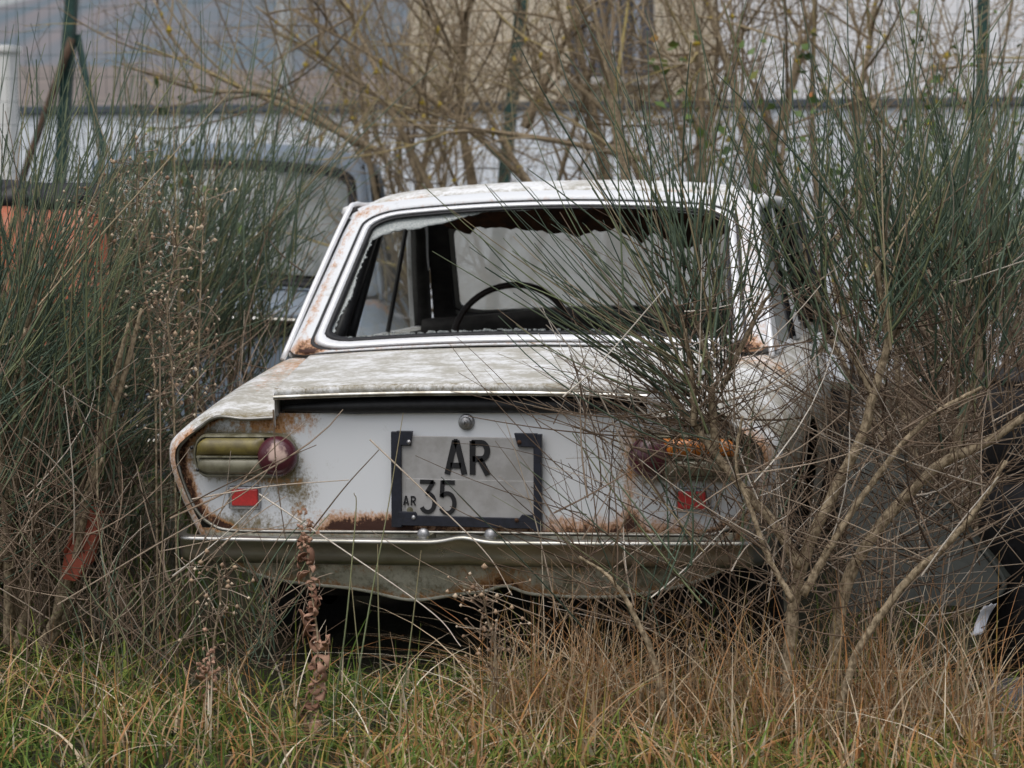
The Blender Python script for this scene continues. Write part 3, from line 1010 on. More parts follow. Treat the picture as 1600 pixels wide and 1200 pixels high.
        one_tube("roof_rail", cant, .02, M["interior"], root, 6, 12)
        out_ = np.array([sgn * .016, 0, .004])
        one_tube("rail_skin", np.array(cant) + out_, .019, P["paint_top"], root, 8, 14)
        one_tube("pillar_skin", np.array([sp_(2.0, .98), sp_(2.18, .5), sp_(2.40, -.02)]) + out_ * 1.2, .026, P["paint_top"], root, 8, 12)
        tq = np.linspace(0, .93, 10)
        ba = np.stack([sp_(1.30 + .17 * t, t) for t in tq]) + out_ * 1.3
        bb = np.stack([sp_(1.47 + .09 * t, t) for t in tq]) + out_ * 1.3
        grid_obj("post_skin", np.stack([ba * (1 - k) + bb * k for k in (0, .5, 1)]), P["paint_top"], root, flip=sgn < 0)
        qa = np.stack([sp_(.775 + .455 * t, t) for t in tq]) + out_ * .3
        qb = np.stack([sp_(.90 + .31 * t, t) for t in tq]) + out_ * .5
        grid_obj("rear_quarter", np.stack([qa * (1 - k) + qb * k for k in (0, .5, 1)]), P["paint_top"], root, flip=sgn < 0, attrs={"rust": np.tile(.5 * np.clip(1 - tq / .15, 0, 1), (3, 1))})
        if not (door_ajar and sgn > 0):
            gl = np.stack([np.stack([sp_(1.55 + .36 * s_, t) for t in np.linspace(.0, .95, 8)]) for s_ in np.linspace(0, 2, 9)])
            gl[:, :, 1] = np.minimum(gl[:, :, 1], 2.42 - .44 * np.linspace(0, .95, 8)[None])
            grid_obj("side_glass", gl, M["side_glass"], root)
        gl = np.stack([np.stack([sp_((.92 + .27 * t) * (1 - s_) + (1.36 + .16 * t) * s_, t) for t in np.linspace(0, .95, 8)]) for s_ in np.linspace(0, 1, 5)])
        grid_obj("side_glass", gl, M["pale_glass"] if sgn > 0 else M["side_glass"], root)
    # cabin
    MB().box((0, 2.05, .2), (1.22, 3.5, .03)).build("floor_pan", M["underbody"], root)
    MB().box((0, .93, .778), (1.26, .34, .02)).build("parcel_shelf", M["interior"], root)
    MB().box((0, .76, .47), (1.3, .02, .56)).build("rear_bulkhead", M["underbody"], root)
    MB().box((0, 2.5, .5), (1.3, .03, .5)).build("front_bulkhead", M["underbody"], root)
    dx = np.linspace(-.64, .64, 40)
    dz = .832 + .034 * gauss(dx, -.15, .30)
    PD = np.stack([np.stack([dx, 2.15 + 0 * dx, dz - .2], -1), np.stack([dx, 2.13 + 0 * dx, dz - .03], -1), np.stack([dx, 2.15 + 0 * dx, dz], -1), np.stack([dx, 2.28 + 0 * dx, dz], -1), np.stack([dx, 2.42 + 0 * dx, dz * 0 + .80], -1)])
    grid_obj("dashboard", PD, M["interior"], root)
    sw = empty("steering_wheel", (-.246, 1.78, .785), root)
    sw.rotation_euler = (math.radians(-22), 0, 0)
    t = np.linspace(0, 2 * math.pi, 49)[:-1]
    one_tube("wheel_rim", np.stack([.196 * np.cos(t), 0 * t, .187 * np.sin(t)], -1), .0115, plain("bakelite_rim", (0.028, 0.018, 0.014), 0.4), sw, 8, closed=True, smooth_path=False)
    for a in (200, 340):
        ca, sa = math.cos(math.radians(a)), math.sin(math.radians(a))
        one_tube("spoke", [(0, .03, 0), (.1 * ca, .015, .1 * sa), (.19 * ca, 0, .185 * sa)], .009, M["interior"], sw, 6, 8)
    one_tube("hub", [(0, .0, 0), (0, .04, 0), (0, .09, 0)], [.03, .045, .03], M["interior"], sw, 12, 6)
    one_tube("column", [(0, .08, 0), (0, .25, -.05), (0, .42, -.12)], .022, M["interior"], sw, 8, 8)
    # wheels
    for sgn in (1, -1):
        for wy in (.86, 3.15):
            wh = empty("wheel", (sgn * .66, wy, .235), root)
            t = np.linspace(0, 2 * math.pi, 33)[:-1]
            prof = [(.17, -.06), (.24, -.075), (.275, -.06), (.28, 0), (.275, .06), (.24, .075), (.17, .06)]
            grid_obj("tyre", np.stack([np.stack([0 * t + b_, a * np.cos(t), a * np.sin(t)], -1) for a, b_ in prof]), M["tyre"], wh, close_v=True)
            prof = [(.02, .03 * sgn), (.06, .045 * sgn), (.10, .02 * sgn), (.15, .03 * sgn), (.172, .06 * sgn)]
            grid_obj("rim", np.stack([np.stack([0 * t + b_, a * np.cos(t), a * np.sin(t)], -1) for a, b_ in prof]), M["lamp_body"], wh, close_v=True)
    # tail lamps
    for sgn in (-1, 1):
        L = empty("tail_lamp", (0, 0, 0), root)
        y0 = .024 + .012
        cx0, cx1, zc0, r0 = .484, .665, .588, .052

        def cap(rad, x_in=cx0, x_out=cx1, n=16, up=None):
            a = np.linspace(-90, 90, n)
            pts = [(x_out + .62 * rad * math.cos(math.radians(k)), zc0 + rad * math.sin(math.radians(k))) for k in a]
            pts += [(x_in - rad * math.cos(math.radians(k)), zc0 - rad * math.sin(math.radians(k))) for k in a]
            return np.array([(sgn * p_[0], p_[1]) for p_ in pts])
        ring = [(cap(.056), y0 + .012), (cap(.056), .012), (cap(.052), .002), (cap(.0485), -.001), (cap(.046), .006)]
        grid_obj("housing", np.stack([np.stack([q[:, 0], 0 * q[:, 0] + yy, q[:, 1]], -1) for q, yy in ring]), M["lamp_body"], L, close_v=True)

        def lens(name, zlo, zhi, xin, xout, mat, bulge):
            us_, vs_ = np.linspace(0, 1, 26), np.linspace(0, 1, 10)
            UU, VVv = np.meshgrid(us_, vs_, indexing='ij')
            xx_ = xin + (xout - xin) * UU
            # rounded outer end
            ex = np.clip((xx_ - .655) / (xout - .655), 0, 1)
            half = (zhi - zlo) / 2
            mid = (zhi + zlo) / 2
            zz_ = mid + (VVv - .5) * 2 * half
            lim = .0465 * np.sqrt(np.clip(1 - ex ** 2, 0, 1))
            zz_ = zc0 + np.clip(zz_ - zc0, -lim, lim)
            yy_ = .006 - bulge * (1 - (2 * VVv - 1) ** 2) ** .6 * (1 - ex ** 3) * (np.clip(UU * 12, 0, 1)) - .006 * (1 - ex ** 2)
            grid_obj(name, np.stack([sgn * xx_, yy_, zz_], -1), mat, L, flip=sgn < 0)
        lens("indicator_lens", .590, .634, .508, .692, M["yellow_lens"] if sgn < 0 else M["orange_lens"], .016)
        lens("reversing_lens", .542, .586, .508, .692, M["clear_lens"], .016)
        MB().box((sgn * .6, -.008, .588), (.17, .012, .004)).build("lens_divider", M["lamp_body"], L)
        a = np.linspace(0.05, 1, 12)
        t = np.linspace(0, 2 * math.pi, 29)[:-1]
        Pk = [np.stack([sgn * (.472 + 0 * t), -.043 + 0 * t, .588 + 0 * t], -1)] if False else []
        for k in a:
            Pk.append(np.stack([sgn * (.474 + .0525 * math.sin(k * math.pi / 2) * np.cos(t)), .002 - .036 * math.cos(k * math.pi / 2) + 0 * t, .588 + .0515 * math.sin(k * math.pi / 2) * np.sin(t)], -1))
        dm = MB().grid(np.stack(Pk), cv=True)
        dm.add(Pk[0], [list(range(len(t)))])
        dm.build("stop_lens", M["red_spot"] if (sgn < 0 and wreck) else M["red_lens"], L, True)
        for xs_, zs_ in ((.70, .61), (.686, .553), (.472, .626)):
            Pk = np.stack([np.stack([sgn * xs_ + .0045 * k_ * np.cos(t), -.004 - .004 * (1 - k_) + 0 * t - (.033 if xs_ < .5 else 0) * .35, zs_ + .0045 * k_ * np.sin(t)], -1) for k_ in (1, .7, .15)])
            grid_obj("screw", Pk, M["rubber"], L, close_v=True)
    for sgn in (-1, 1):
        Rf = empty("reflector", (sgn * .576, fn_tail_y(.576) - .004, .478), root)
        MB().box((0, 0, 0), (.086, .022, .060)).build("frame", M["steel"], Rf, bevel=.006)
        MB().box((0 - .004 * sgn, -.012, .002), (.070, .012, .044)).build("lens", M["reflector"], Rf, bevel=.004)
    # lock
    lk = empty("boot_lock", (.012, .026, .672), root)
    for i, (r_, y_, mt) in enumerate(((.020, -.006, M["steel"]), (.014, -.013, M["steel"]), (.007, -.017, M["steel"]))):
        t = np.linspace(0, 2 * math.pi, 25)[:-1]
        Pk = np.stack([np.stack([r_ * k_ * np.cos(t), y_ * q_ + 0 * t, r_ * k_ * np.sin(t)], -1) for k_, q_ in ((1.05, -.5), (1, .7), (.9, 1), (.05, 1))])
        grid_obj("lock_ring", Pk, mt, lk, close_v=True, smooth=False)
    MB().box((0, -.018, 0), (.0022, .003, .008)).build("keyhole", M["letter"], lk)
    return body, roof, W


def strokes(mb, lines, w, y0, y1, ox, oz, sx, sz):
    """thick polylines -> one raised character"""
    for ln in lines:
        P = np.array([(ox + a * sx, oz + b_ * sz) for a, b_ in ln])
        d = np.gradient(P, axis=0)
        d /= np.linalg.norm(d, axis=1, keepdims=True)
        nn = np.stack([-d[:, 1], d[:, 0]], -1) * w / 2
        Lf, Rg = P + nn, P - nn
        for i in range(len(P) - 1):
            mb.prism([Lf[i], Rg[i], Rg[i + 1], Lf[i + 1]], y0, y1)


def arc(cx, cy, rx, ry, a0, a1, n=14):
    return [(cx + rx * math.cos(math.radians(a)), cy + ry * math.sin(math.radians(a))) for a in np.linspace(a0, a1, n)]


GLYPH = {
    "A": [[(.04, 0), (.46, 1)], [(.96, 0), (.54, 1)], [(.22, .26), (.78, .26)], [(.40, .965), (.60, .965)]],
    "R": [[(.1, 0), (.1, 1)], [(.05, .95), (.55, .95)] + arc(.55, .71, .33, .24, 90, -90) + [(.1, .47)], [(.48, .47), (.92, 0)]],
    "3": [[(.06, .95), (.86, .95)], [(.86, .97), (.42, .60)], [(.40, .60), (.5, .60)] + arc(.5, .325, .40, .275, 88, -150, 20)],
    "5": [[(.18, .95), (.90, .95)], [(.2, 1.0), (.14, .50)], [(.14, .52), (.24, .585), (.40, .62)] + arc(.46, .325, .42, .295, 85, -150, 20)],
}


def number_plate(root):
    np_ = empty("number_plate", (.014, .012, .533), root)
    np_.rotation_euler = (0, math.radians(1.0), 0)
    w_, h_ = .352, .208
    MB().box((0.0, 0, 0), (w_, .004, h_)).build("plate", M["plate"], np_, bevel=.003)
    y0, y1 = -.0035, -.0015
    fr = MB()
    fr.box((-w_ / 2 - .004, -.002, -.006), (.026, .016, h_ + .032)).box((w_ / 2 + .004, -.002, -.006), (.020, .016, h_ + .032))
    fr.box((0, -.002, -h_ / 2 - .004), (w_ + .004, .0155, .026))
    fr.prism([(-w_ / 2 - .003, h_ / 2 + .012), (-w_ / 2 - .003, h_ / 2 - .024), (-w_ / 2 + .034, h_ / 2 - .024), (-w_ / 2 + .038, h_ / 2 + .012)][::-1], -.0108, .004)
    fr.prism([(w_ / 2 + .003, h_ / 2 + .012), (w_ / 2 + .003, h_ / 2 - .022), (w_ / 2 - .045, h_ / 2 - .022), (w_ / 2 - .055, h_ / 2 + .012)], -.0108, .004)
    fr.prism([(-w_ / 2, -h_ / 2 + .018), (-w_ / 2 + .045, -h_ / 2 + .018), (-w_ / 2 + .055, -h_ / 2), (-w_ / 2, -h_ / 2)][::-1], -.0102, .004)
    fr.prism([(w_ / 2, -h_ / 2 + .018), (w_ / 2 - .035, -h_ / 2 + .018), (w_ / 2 - .05, -h_ / 2), (w_ / 2, -h_ / 2)], -.0102, .004)
    fr.build("plate_frame", M["black_plastic"], np_, bevel=.0015)
    # a joint across the plate: two pressings
    MB().box((0.008, -.0032, -.052), (w_ - .022, .003, .098)).build("plate_lower_half", M["plate"], np_, bevel=.0012)
    for ch, ox, oz, sx, sz, sw in (("A", -.052, .010, .048, .084, .0145), ("R", .010, .010, .048, .084, .0145),
                                   ("3", -.122, -.090, .044, .084, .0105), ("5", -.070, -.090, .044, .084, .0105),
                                   ("A", -.162, -.070, .013, .023, .0032), ("R", -.143, -.070, .0125, .023, .0032)):
        mb = MB()
        lo = oz < -.03
        strokes(mb, GLYPH[ch], sw, -.0075 if lo else -.0048, -.004 if lo else -.0015, ox, oz, sx, sz)
        mb.build("letter", M["letter"], np_)
    t = np.linspace(0, 2 * math.pi, 17)[:-1]
    for x_, z_ in ((-.146, .089), (.135, .094), (-.135, -.100), (.128, -.100)):
        Pk = np.stack([np.stack([x_ + .0055 * k_ * np.cos(t), -.0125 - .003 * (1 - k_ ** 2) + 0 * t, z_ + .0055 * k_ * np.sin(t)], -1) for k_ in (1, .8, .45, .05)])
        grid_obj("screw", Pk, M["steel"] if x_ < 0 else M["headliner"], np_, close_v=True)
    Pk = np.stack([np.stack([-.146 + .0085 * k_ * np.cos(t), -.0055 + 0 * t, -.083 + .0085 * k_ * np.sin(t)], -1) for k_ in (1, .9, .5, .05)])
    grid_obj("seal_stamp", Pk, M["lamp_body"], np_, close_v=True)


ROLL = math.radians(1.15)
car = tag(empty("abandoned_car", (0, 0, 0)), "abandoned white saloon car with rust, broken rear window and crooked number plate", "car")
car.rotation_euler = (0, -ROLL, 0)
body, roof, WMAP = make_car(car, {"paint": M["white"], "paint_top": M["white_top"], "apron": M["apron"]}, True, None, True)
number_plate(car)


def broken_glass():
    """crazed remains of the rear window, hanging along the top and left"""
    n = 110
    u = np.linspace(.075, .90, n)
    depth = np.interp(u, [.075, .10, .16, .24, .30, .36, .50, .62, .75, .90], [.15, .12, .095, .085, .055, .016, .010, .016, .008, .03])
    jag = np.interp(u, np.sort(rng.uniform(.07, .91, 34)), rng.normal(0, 1, 34)) * .010 + rng.normal(0, .003, n)
    depth = np.clip(depth + jag * np.clip(depth / .05, .3, 1), .004, .3)
    rows = []
    for t in np.linspace(0, 1, 5):
        rows.append(WMAP(np.stack([u, .885 - .02 * (np.clip(.12 - u, 0, 1) / .05) - depth * t], -1), .012 + .002 * t))
    P = np.stack(rows)
    o = grid_obj("broken_glass", P, M["crazed"], car)
    o.modifiers.new("thick", 'SOLIDIFY').thickness = .004
    v = np.linspace(.12, .75, 60)
    wdt = np.clip(.001 + np.abs(rng.normal(0, .004, 60)) + .008 * gauss(v, .38, .06), .001, .05)
    rows = [WMAP(np.stack([.078 + wdt * t, v], -1), .012) for t in (0, .5, 1)]
    o = grid_obj("broken_glass", np.stack(rows), M["crazed"], car)
    o.modifiers.new("thick", 'SOLIDIFY').thickness = .004
    mb = MB()
    for i in range(140):
        uu = rng.uniform(.10, .92) if i > 60 else rng.uniform(.12, .5)
        c = WMAP(np.array([uu, .084 + abs(rng.normal(0, .006))]), .014 + rng.uniform(-.004, .03))
        s = rng.uniform(.002, .006)
        a = rng.uniform(0, 3)
        Rm = np.array([[math.cos(a), -math.sin(a), 0], [math.sin(a), math.cos(a), 0], [0, 0, 1]])
        mb.box(c, (s * 2, s * 1.6, s * 1.2), Rm)
    mb.build("glass_crumbs", M["crazed"], car)["kind"] = "stuff"
    # torn headliner sagging behind the window
    nx = 70
    x = np.linspace(-.55, .56, nx)
    sag = np.interp(x, [-.55, -.42, -.3, 0, .22, .36, .45, .56], [.03, .07, .085, .10, .11, .145, .10, .04]) + np.interp(x, np.sort(rng.uniform(-.56, .57, 16)), rng.normal(0, .016, 16)) + rng.normal(0, .003, nx)
    rows = []
    for t in np.linspace(0, 1, 6):
        rows.append(np.stack([x, 1.40 + .12 * t + .03 * np.sin(x * 5) * t, 1.232 - .03 * (x / .56) ** 2 - sag * t ** 1.2], -1))
    grid_obj("headliner", np.stack(rows), M["headliner"], car)
    rows = [np.stack([np.linspace(-.55, .55, 20), np.full(20, y_), 1.238 - .03 * np.linspace(-1, 1, 20) ** 2], -1) for y_ in np.linspace(1.26, 1.93, 8)]
    grid_obj("roof_lining", np.stack(rows), M["headliner"], car)


broken_glass()


def ajar_door():
    d = empty("front_door", (.80, 2.38, 0), car)
    d.rotation_euler = (0, 0, math.radians(5.5))
    S = body_surface()
    i0, i1 = np.searchsorted(S[:, 0, 1], [1.5, 2.38])
    Q = S[i0:i1, 11:].copy() - np.array([.80, 2.38, 0])
    mo = .15 + .4 * np.clip((.66 - Q[..., 2]) / .3, 0, 1)
    sk = grid_obj("door_skin", Q, M["white_top"], d, attrs={"rust": .3 * (Q[..., 2] < .36), "moss": mo, "dirt": .5 + 0 * mo})
    sk.modifiers.new("thick", 'SOLIDIFY').thickness = .03

    def sp_(y, t):
        return np.array([.700 - .098 * t - .80 + .02, y - 2.38, .798 + .418 * t])
    fr = [sp_(1.52, -.02), sp_(1.57, .90), sp_(1.63, .96), sp_(1.95, .95), sp_(2.10, .72), sp_(2.34, 0)]
    one_tube("window_frame", np.array(fr), .012, M["rubber"], d, 6, smooth_path=False)
    gl = np.stack([np.stack([sp_(1.54 + .38 * s_, t) for t in np.linspace(0, .95, 8)]) for s_ in np.linspace(0, 2, 9)])
    gl[:, :, 1] = np.minimum(gl[:, :, 1], 2.34 - 2.38 - .42 * np.linspace(0, .95, 8)[None])
    grid_obj("side_glass", gl, M["pale_glass"], d)
    hd = empty("door_handle", (.012, -.80, .672), d)
    one_tube("grip", [(-.005, -.07, 0), (.03, -.05, .004), (.034, 0, .004), (.028, .06, 0)], [.009, .011, .010, .006], M["chrome"], hd, 8, 14)
    MB().box((.004, -.055, -.018), (.02, .03, .045)).build("button_block", M["steel"], hd, bevel=.005)


ajar_door()

# neighbouring wrecks
gc = tag(empty("grey_car", (-2.12, 4.0, -.38)), "grey blue saloon car behind the left hand broom, beside the bare shrubs", "car")
gc.rotation_euler = (0, math.radians(0.6), math.radians(13))
gc.scale = (1.06, .93, 1.48)
make_car(gc, {"paint": M["grey_paint"], "paint_top": M["grey_paint"], "apron": M["grey_paint"]}, False)
W_ = WMAP
gu, gv = np.meshgrid(np.linspace(.07, .93, 20), np.linspace(.11, .90, 12), indexing='ij')
grid_obj("rear_glass", W_(np.stack([gu, gv], -1), .008), M["grey_glass"], gc)


def orange_pickup():
    """small box-bodied pickup with a rolled black cover, its rear corner in the broom"""
    x0, x1, y0, y1 = -2.78, -1.40, .98, 2.75
    r = tag(empty("orange_pickup", (-1.96, .76, 0)), "faded orange red pickup with a black cover, half hidden in broom", "pickup")
    r.rotation_euler = (0, 0, math.radians(26))
    W, L = (x1 - x0) / 2, y1 - y0
    m = M["orange_paint"]

    def ring(k, z):
        q = rrect(-W, W, 0, L, .13)
        return np.stack([q[:, 0] * k, L / 2 + (q[:, 1] - L / 2) * k, 0 * q[:, 0] + z], -1)
    lv = [(.93, .16), (.96, .22), (.985, .40), (1.0, .58), (1.0, .60), (.994, .606), (.994, .614), (1.0, .62), (.995, .85), (.985, 1.06), (.97, 1.18), (.95, 1.215)]
    P = np.stack([ring(k, z) for k, z in lv])
    z = P[..., 2]
    ru = .35 * np.clip(1 - (z - .16) / .15, 0, 1) + .25 * gauss(z, 1.12, .05) + .22 * gauss(z, .61, .03)
    grid_obj("tub", P, m, r, close_v=True, attrs={"rust": ru, "moss": .12 + 0 * z, "dirt": .4 + 0 * z})
    k = [(.955, 1.21), (.97, 1.225), (.965, 1.25), (.93, 1.267), (.6, 1.277), (.05, 1.281)]
    Q = np.stack([ring(a, b_) for a, b_ in k])
    Q[..., 2] += .012 * np.sin(Q[..., 0] * 9) * np.cos(Q[..., 1] * 7) + .014 * np.sin(Q[..., 0] * 31 + Q[..., 1] * 23)
    Q[..., :2] += .012 * np.sin(Q[..., 1:2] * 37 + Q[..., 0:1] * 29 + 3)
    grid_obj("cover", Q, M["rubber"], r, close_v=True)
    for xx in (W - .16, -W + .16):
        l_ = empty("tail_lamp", (xx, -.012, .50), r)
        MB().box((0, 0, 0), (.10, .04, .17)).build("housing", M["rubber"], l_, bevel=.008)
        MB().box((0, -.022, .03), (.082, .02, .085)).build("lens", M["red_lens"], l_, bevel=.006)
        MB().box((0, -.022, -.045), (.082, .02, .05)).build("indicator_lens", M["orange_lens"], l_, bevel=.006)
    one_tube("bumper", [(-W + .05, .02, .27), (-W * .5, -.05, .27), (W * .5, -.05, .27), (W - .05, .02, .27)], .035, M["rubber"], r, 8, 24)
    for xx in (W - .1, -W + .1):
        wh = empty("wheel", (xx, .55, .21), r)
        t = np.linspace(0, 2 * math.pi, 29)[:-1]
        grid_obj("tyre", np.stack([np.stack([0 * t + b_, a * np.cos(t), a * np.sin(t)], -1) for a, b_ in ((.12, -.06), (.2, -.07), (.235, -.04), (.235, .04), (.2, .07), (.12, .06))]), M["tyre"], wh, close_v=True)
        grid_obj("rim", np.stack([np.stack([0 * t + b_, a * np.cos(t), a * np.sin(t)], -1) for a, b_ in ((.02, .03), (.07, .03), (.12, .05))]), M["lamp_body"], wh, close_v=True)


orange_pickup()

# scrap to the right of the car
def scrap():
    m = paint("dark_grey_sheet", (0.034, 0.038, 0.034), grime=.4, grime_col=(0.055, 0.05, 0.035), rough=.6, spec=.2)
    pts = [at(1325, 690, .55), at(1405, 715, .5), at(1480, 800, .4), at(1568, 905, .3), at(1530, 950, .25), at(1420, 940, .25), at(1320, 960, .25)]
    c = np.mean(pts, 0)
    V = [c] + pts + [q + np.array([.02, .06, .0]) for q in pts]
    n = len(pts)
    Fs = []
    for i in range(n):
        j = (i + 1) % n
        Fs += [[0, 1 + i, 1 + j], [1 + i, 1 + n + i, 1 + n + j, 1 + j]]
    r = tag(empty("bonnet_panel", c), "dark grey loose car panel leaning in the twigs at right", "panel")
    mesh_np("sheet", np.array(V) - c, Fs, m, r, False)
    one_tube("rolled_edge", np.array([pts[1], pts[2], pts[3], pts[4]]) - c, .008, m, r, 6, 16)
    b = tag(empty("plastic_barrel", (1.52, .55, 0)), "black plastic barrel at the right edge behind the twigs", "barrel")
    t = np.linspace(0, 2 * math.pi, 33)[:-1]
    prof = [(.02, 0), (.24, .0), (.265, .04), (.275, .25), (.262, .27), (.275, .29), (.275, .5), (.262, .52), (.275, .54), (.27, .74), (.25, .78), (.22, .78), (.02, .77)]
    grid_obj("drum", np.stack([np.stack([a * np.cos(t), a * np.sin(t), 0 * t + z_], -1) for a, z_ in prof]), M["rubber"], b, close_v=True)
    one_tube("rim_band", np.stack([.262 * np.cos(t), .262 * np.sin(t), 0 * t + .77], -1), .012, M["rubber"], b, 6, closed=True, smooth_path=False)
    p = at(1535, 968, .12)
    s = MB()
    gx, gz = np.meshgrid(np.linspace(-.014, .016, 7), np.linspace(-.03, .03, 9), indexing='ij')
    gx = gx + .5 * gz * np.abs(np.sin(gz * 60)) + rng.normal(0, .002, gx.shape)
    gz = gz + .4 * gx + rng.normal(0, .002, gx.shape)
    o = grid_obj("paper_scrap", np.stack([gx, .01 * np.sin(gx * 120) + .01 * np.cos(gz * 70), gz], -1) + p, plain("white_scrap", (.72, .74, .80), .7, 0, .1), None)
    o.modifiers.new("thick", 'SOLIDIFY').thickness = .002
    tag(o, "small white plastic scrap caught in the twigs beside the grey panel", "scrap")
    q = [at(x, y, yy) for x, y, yy in ((92, 905, .12), (100, 866, .13), (122, 818, .16), (140, 790, .19), (157, 800, .19), (150, 846, .16), (143, 876, .14), (118, 908, .12))]
    c = np.mean(q, 0)
    n = len(q)
    V = np.array(q + [v + np.array([.004, .012, 0]) for v in q]) - c
    V[:n, 1] += rng.normal(0, .006, n)
    r = tag(empty("metal_scrap", tuple(c)), "bent rusty red metal scrap low in the twigs left of the bumper", "scrap")
    mr = paint("rusty_red_sheet", (.25, .055, .028), grime=.45, grime_col=(.2, .06, .03), rough=.7, flat_rust=.1)
    mesh_np("sheet", V, [list(range(n))] + [list(range(2 * n - 1, n - 1, -1))] + [[k, k + n, (k + 1) % n + n, (k + 1) % n] for k in range(n)], mr, r, False)
    one_tube("folded_edge", V[[1, 2, 3, 4]], .006, mr, r, 6, 12)
    p = at(1560, 1035, -.05)
    mb = MB()
    a = math.radians(25)
    Rm = np.array([[math.cos(a), -math.sin(a), 0], [math.sin(a), math.cos(a), 0], [0, 0, 1]]) @ np.array([[1, 0, 0], [0, .9, -.43], [0, .43, .9]])
    o = mb.box((p[0] + .10, p[1], .06), (.26, .13, .02), Rm).build("wooden_board", plain("weathered_board", (.085, .085, .09), .9, 0, .5, 12, stretch=(.3, 4, 4), bumpy=.6), None, bevel=.004)
    tag(o, "weathered grey board lying in the grass at lower right", "board")


scrap()


# ------------------------------------------------------------------ plants
def limb(name, px, Y, rad, mat, parent, n=40, rough=.07):
    """px: list of (x,y) or (x,y,Y) in photo space, rad: radii in metres at ends"""
    pts = np.array([at(q[0], q[1], q[2] if len(q) > 2 else Y) for q in px])
    P = crv(pts, n)
    P[1:-1] += rng.normal(0, .0009, (n - 2, 3))
    r = np.interp(np.linspace(0, 1, n), np.linspace(0, 1, len(rad)), rad) * (1 + rough * rng.normal(0, .5, n))
    org = np.array(parent.location) if parent else 0
    one_tube(name, P - org, r, mat, parent, 9, smooth_path=False)
    return P


def cone_stems(nodes, n, a_rng, L_rng, dy=.25, jit=.04, curve=.06, S=7, sd=None):
    """n stems from random nodes, leaning by an angle in the X-Z plane"""
    nodes = np.asarray(nodes, float)
    p0 = nodes[rng.integers(0, len(nodes), n)] + rng.normal(0, jit, (n, 3))
    if sd:
        a = np.radians(rng.normal(a_rng, sd, n))
    else:
        a = np.radians(rng.uniform(*a_rng, n))
    L = rng.uniform(*L_rng, n)
    d = np.stack([np.sin(a), rng.normal(0, dy, n), np.cos(a)], -1)
    d /= np.linalg.norm(d, axis=1, keepdims=True)
    p1 = p0 + d * L[:, None]
    b = np.stack([rng.normal(0, curve, n), rng.normal(0, curve, n), rng.normal(-.3, 1, n) * curve], -1) * L[:, None]
    return bez(p0, p1, b, S)


def taper(N, S, r0, r1, sd=.2):
    k = np.linspace(0, 1, S)[None]
    return (r0 * (1 - k) + r1 * k) * (1 + sd * rng.normal(0, 1, (N, 1))).clip(.5, 1.7)


def tint_arr(N, S, mean, sd, grad=0.0):
    return (rng.normal(mean, sd, (N, 1)) + np.linspace(0, grad, S)[None]).clip(0, 1)


# ---- broom in front of the right half of the car
rb = tag(empty("broom_bush", (.86, -.36, 0)), "green broom bush with bare crooked trunks in front of the right tail lamp", "bush")
o_rb = np.array(rb.location)
limbs = []
Yb = -.36
limbs.append(limb("trunk", [(1228, 1130), (1236, 1000), (1242, 925), (1265, 850), (1302, 770), (1345, 685), (1366, 612), (1388, 530), (1374, 452), (1371, 385)], Yb, [.0165, .015, .0135, .011, .0085, .006], M["bark"], rb))
limbs.append(limb("trunk", [(1302, 1130), (1303, 1040), (1318, 930), (1348, 860), (1402, 790), (1470, 725), (1540, 692), (1625, 635)], Yb + .06, [.018, .016, .0135, .011, .0085], M["bark"], rb))
limbs.append(limb("branch", [(1250, 885), (1212, 822), (1160, 762), (1112, 702), (1078, 655), (1040, 610)], Yb - .02, [.013, .012, .010, .008, .005], M["bark"], rb))
limbs.append(limb("branch", [(1118, 715), (1114, 640), (1108, 575), (1090, 500), (1085, 420)], Yb - .02, [.009, .009, .008, .006, .004], M["bark"], rb))
limbs.append(limb("branch", [(1085, 665), (1082, 600), (1075, 545), (1060, 470)], Yb - .05, [.007, .006, .005, .003], M["bark"], rb))
limbs.append(limb("branch", [(1128, 605), (1150, 560), (1178, 500), (1210, 450)], Yb + .02, [.007, .006, .005, .003], M["bark"], rb))
limbs.append(limb("branch", [(1490, 715), (1508, 640), (1528, 570), (1532, 500), (1560, 420)], Yb + .1, [.012, .010, .009, .007, .004], M["bark"], rb))
limbs.append(limb("branch", [(1255, 930), (1300, 850), (1345, 780), (1412, 692), (1470, 640), (1535, 605)], Yb - .08, [.010, .008, .007, .005, .004], M["bark"], rb))
limbs.append(limb("branch", [(1366, 620), (1335, 560), (1300, 500), (1268, 440), (1255, 380)], Yb, [.008, .007, .006, .005, .003], M["bark"], rb))
limbs.append(limb("branch", [(1385, 545), (1420, 480), (1470, 440), (1500, 380)], Yb + .05, [.008, .007, .005, .003], M["bark"], rb))
limbs.append(limb("branch", [(1305, 1130), (1345, 1010), (1420, 905), (1480, 850), (1530, 790), (1572, 720)], Yb - .12, [.010, .009, .008, .006, .004], M["bark"], rb))
limbs.append(limb("branch", [(1040, 1140), (1025, 1040), (985, 950), (950, 900), (905, 870)], Yb - .1, [.008, .007, .005, .003], M["bark"], rb))
limbs.append(limb("branch", [(1240, 940), (1200, 870), (1175, 800), (1150, 730), (1160, 650)], Yb - .12, [.007, .006, .005, .004, .003], M["bark"], rb))

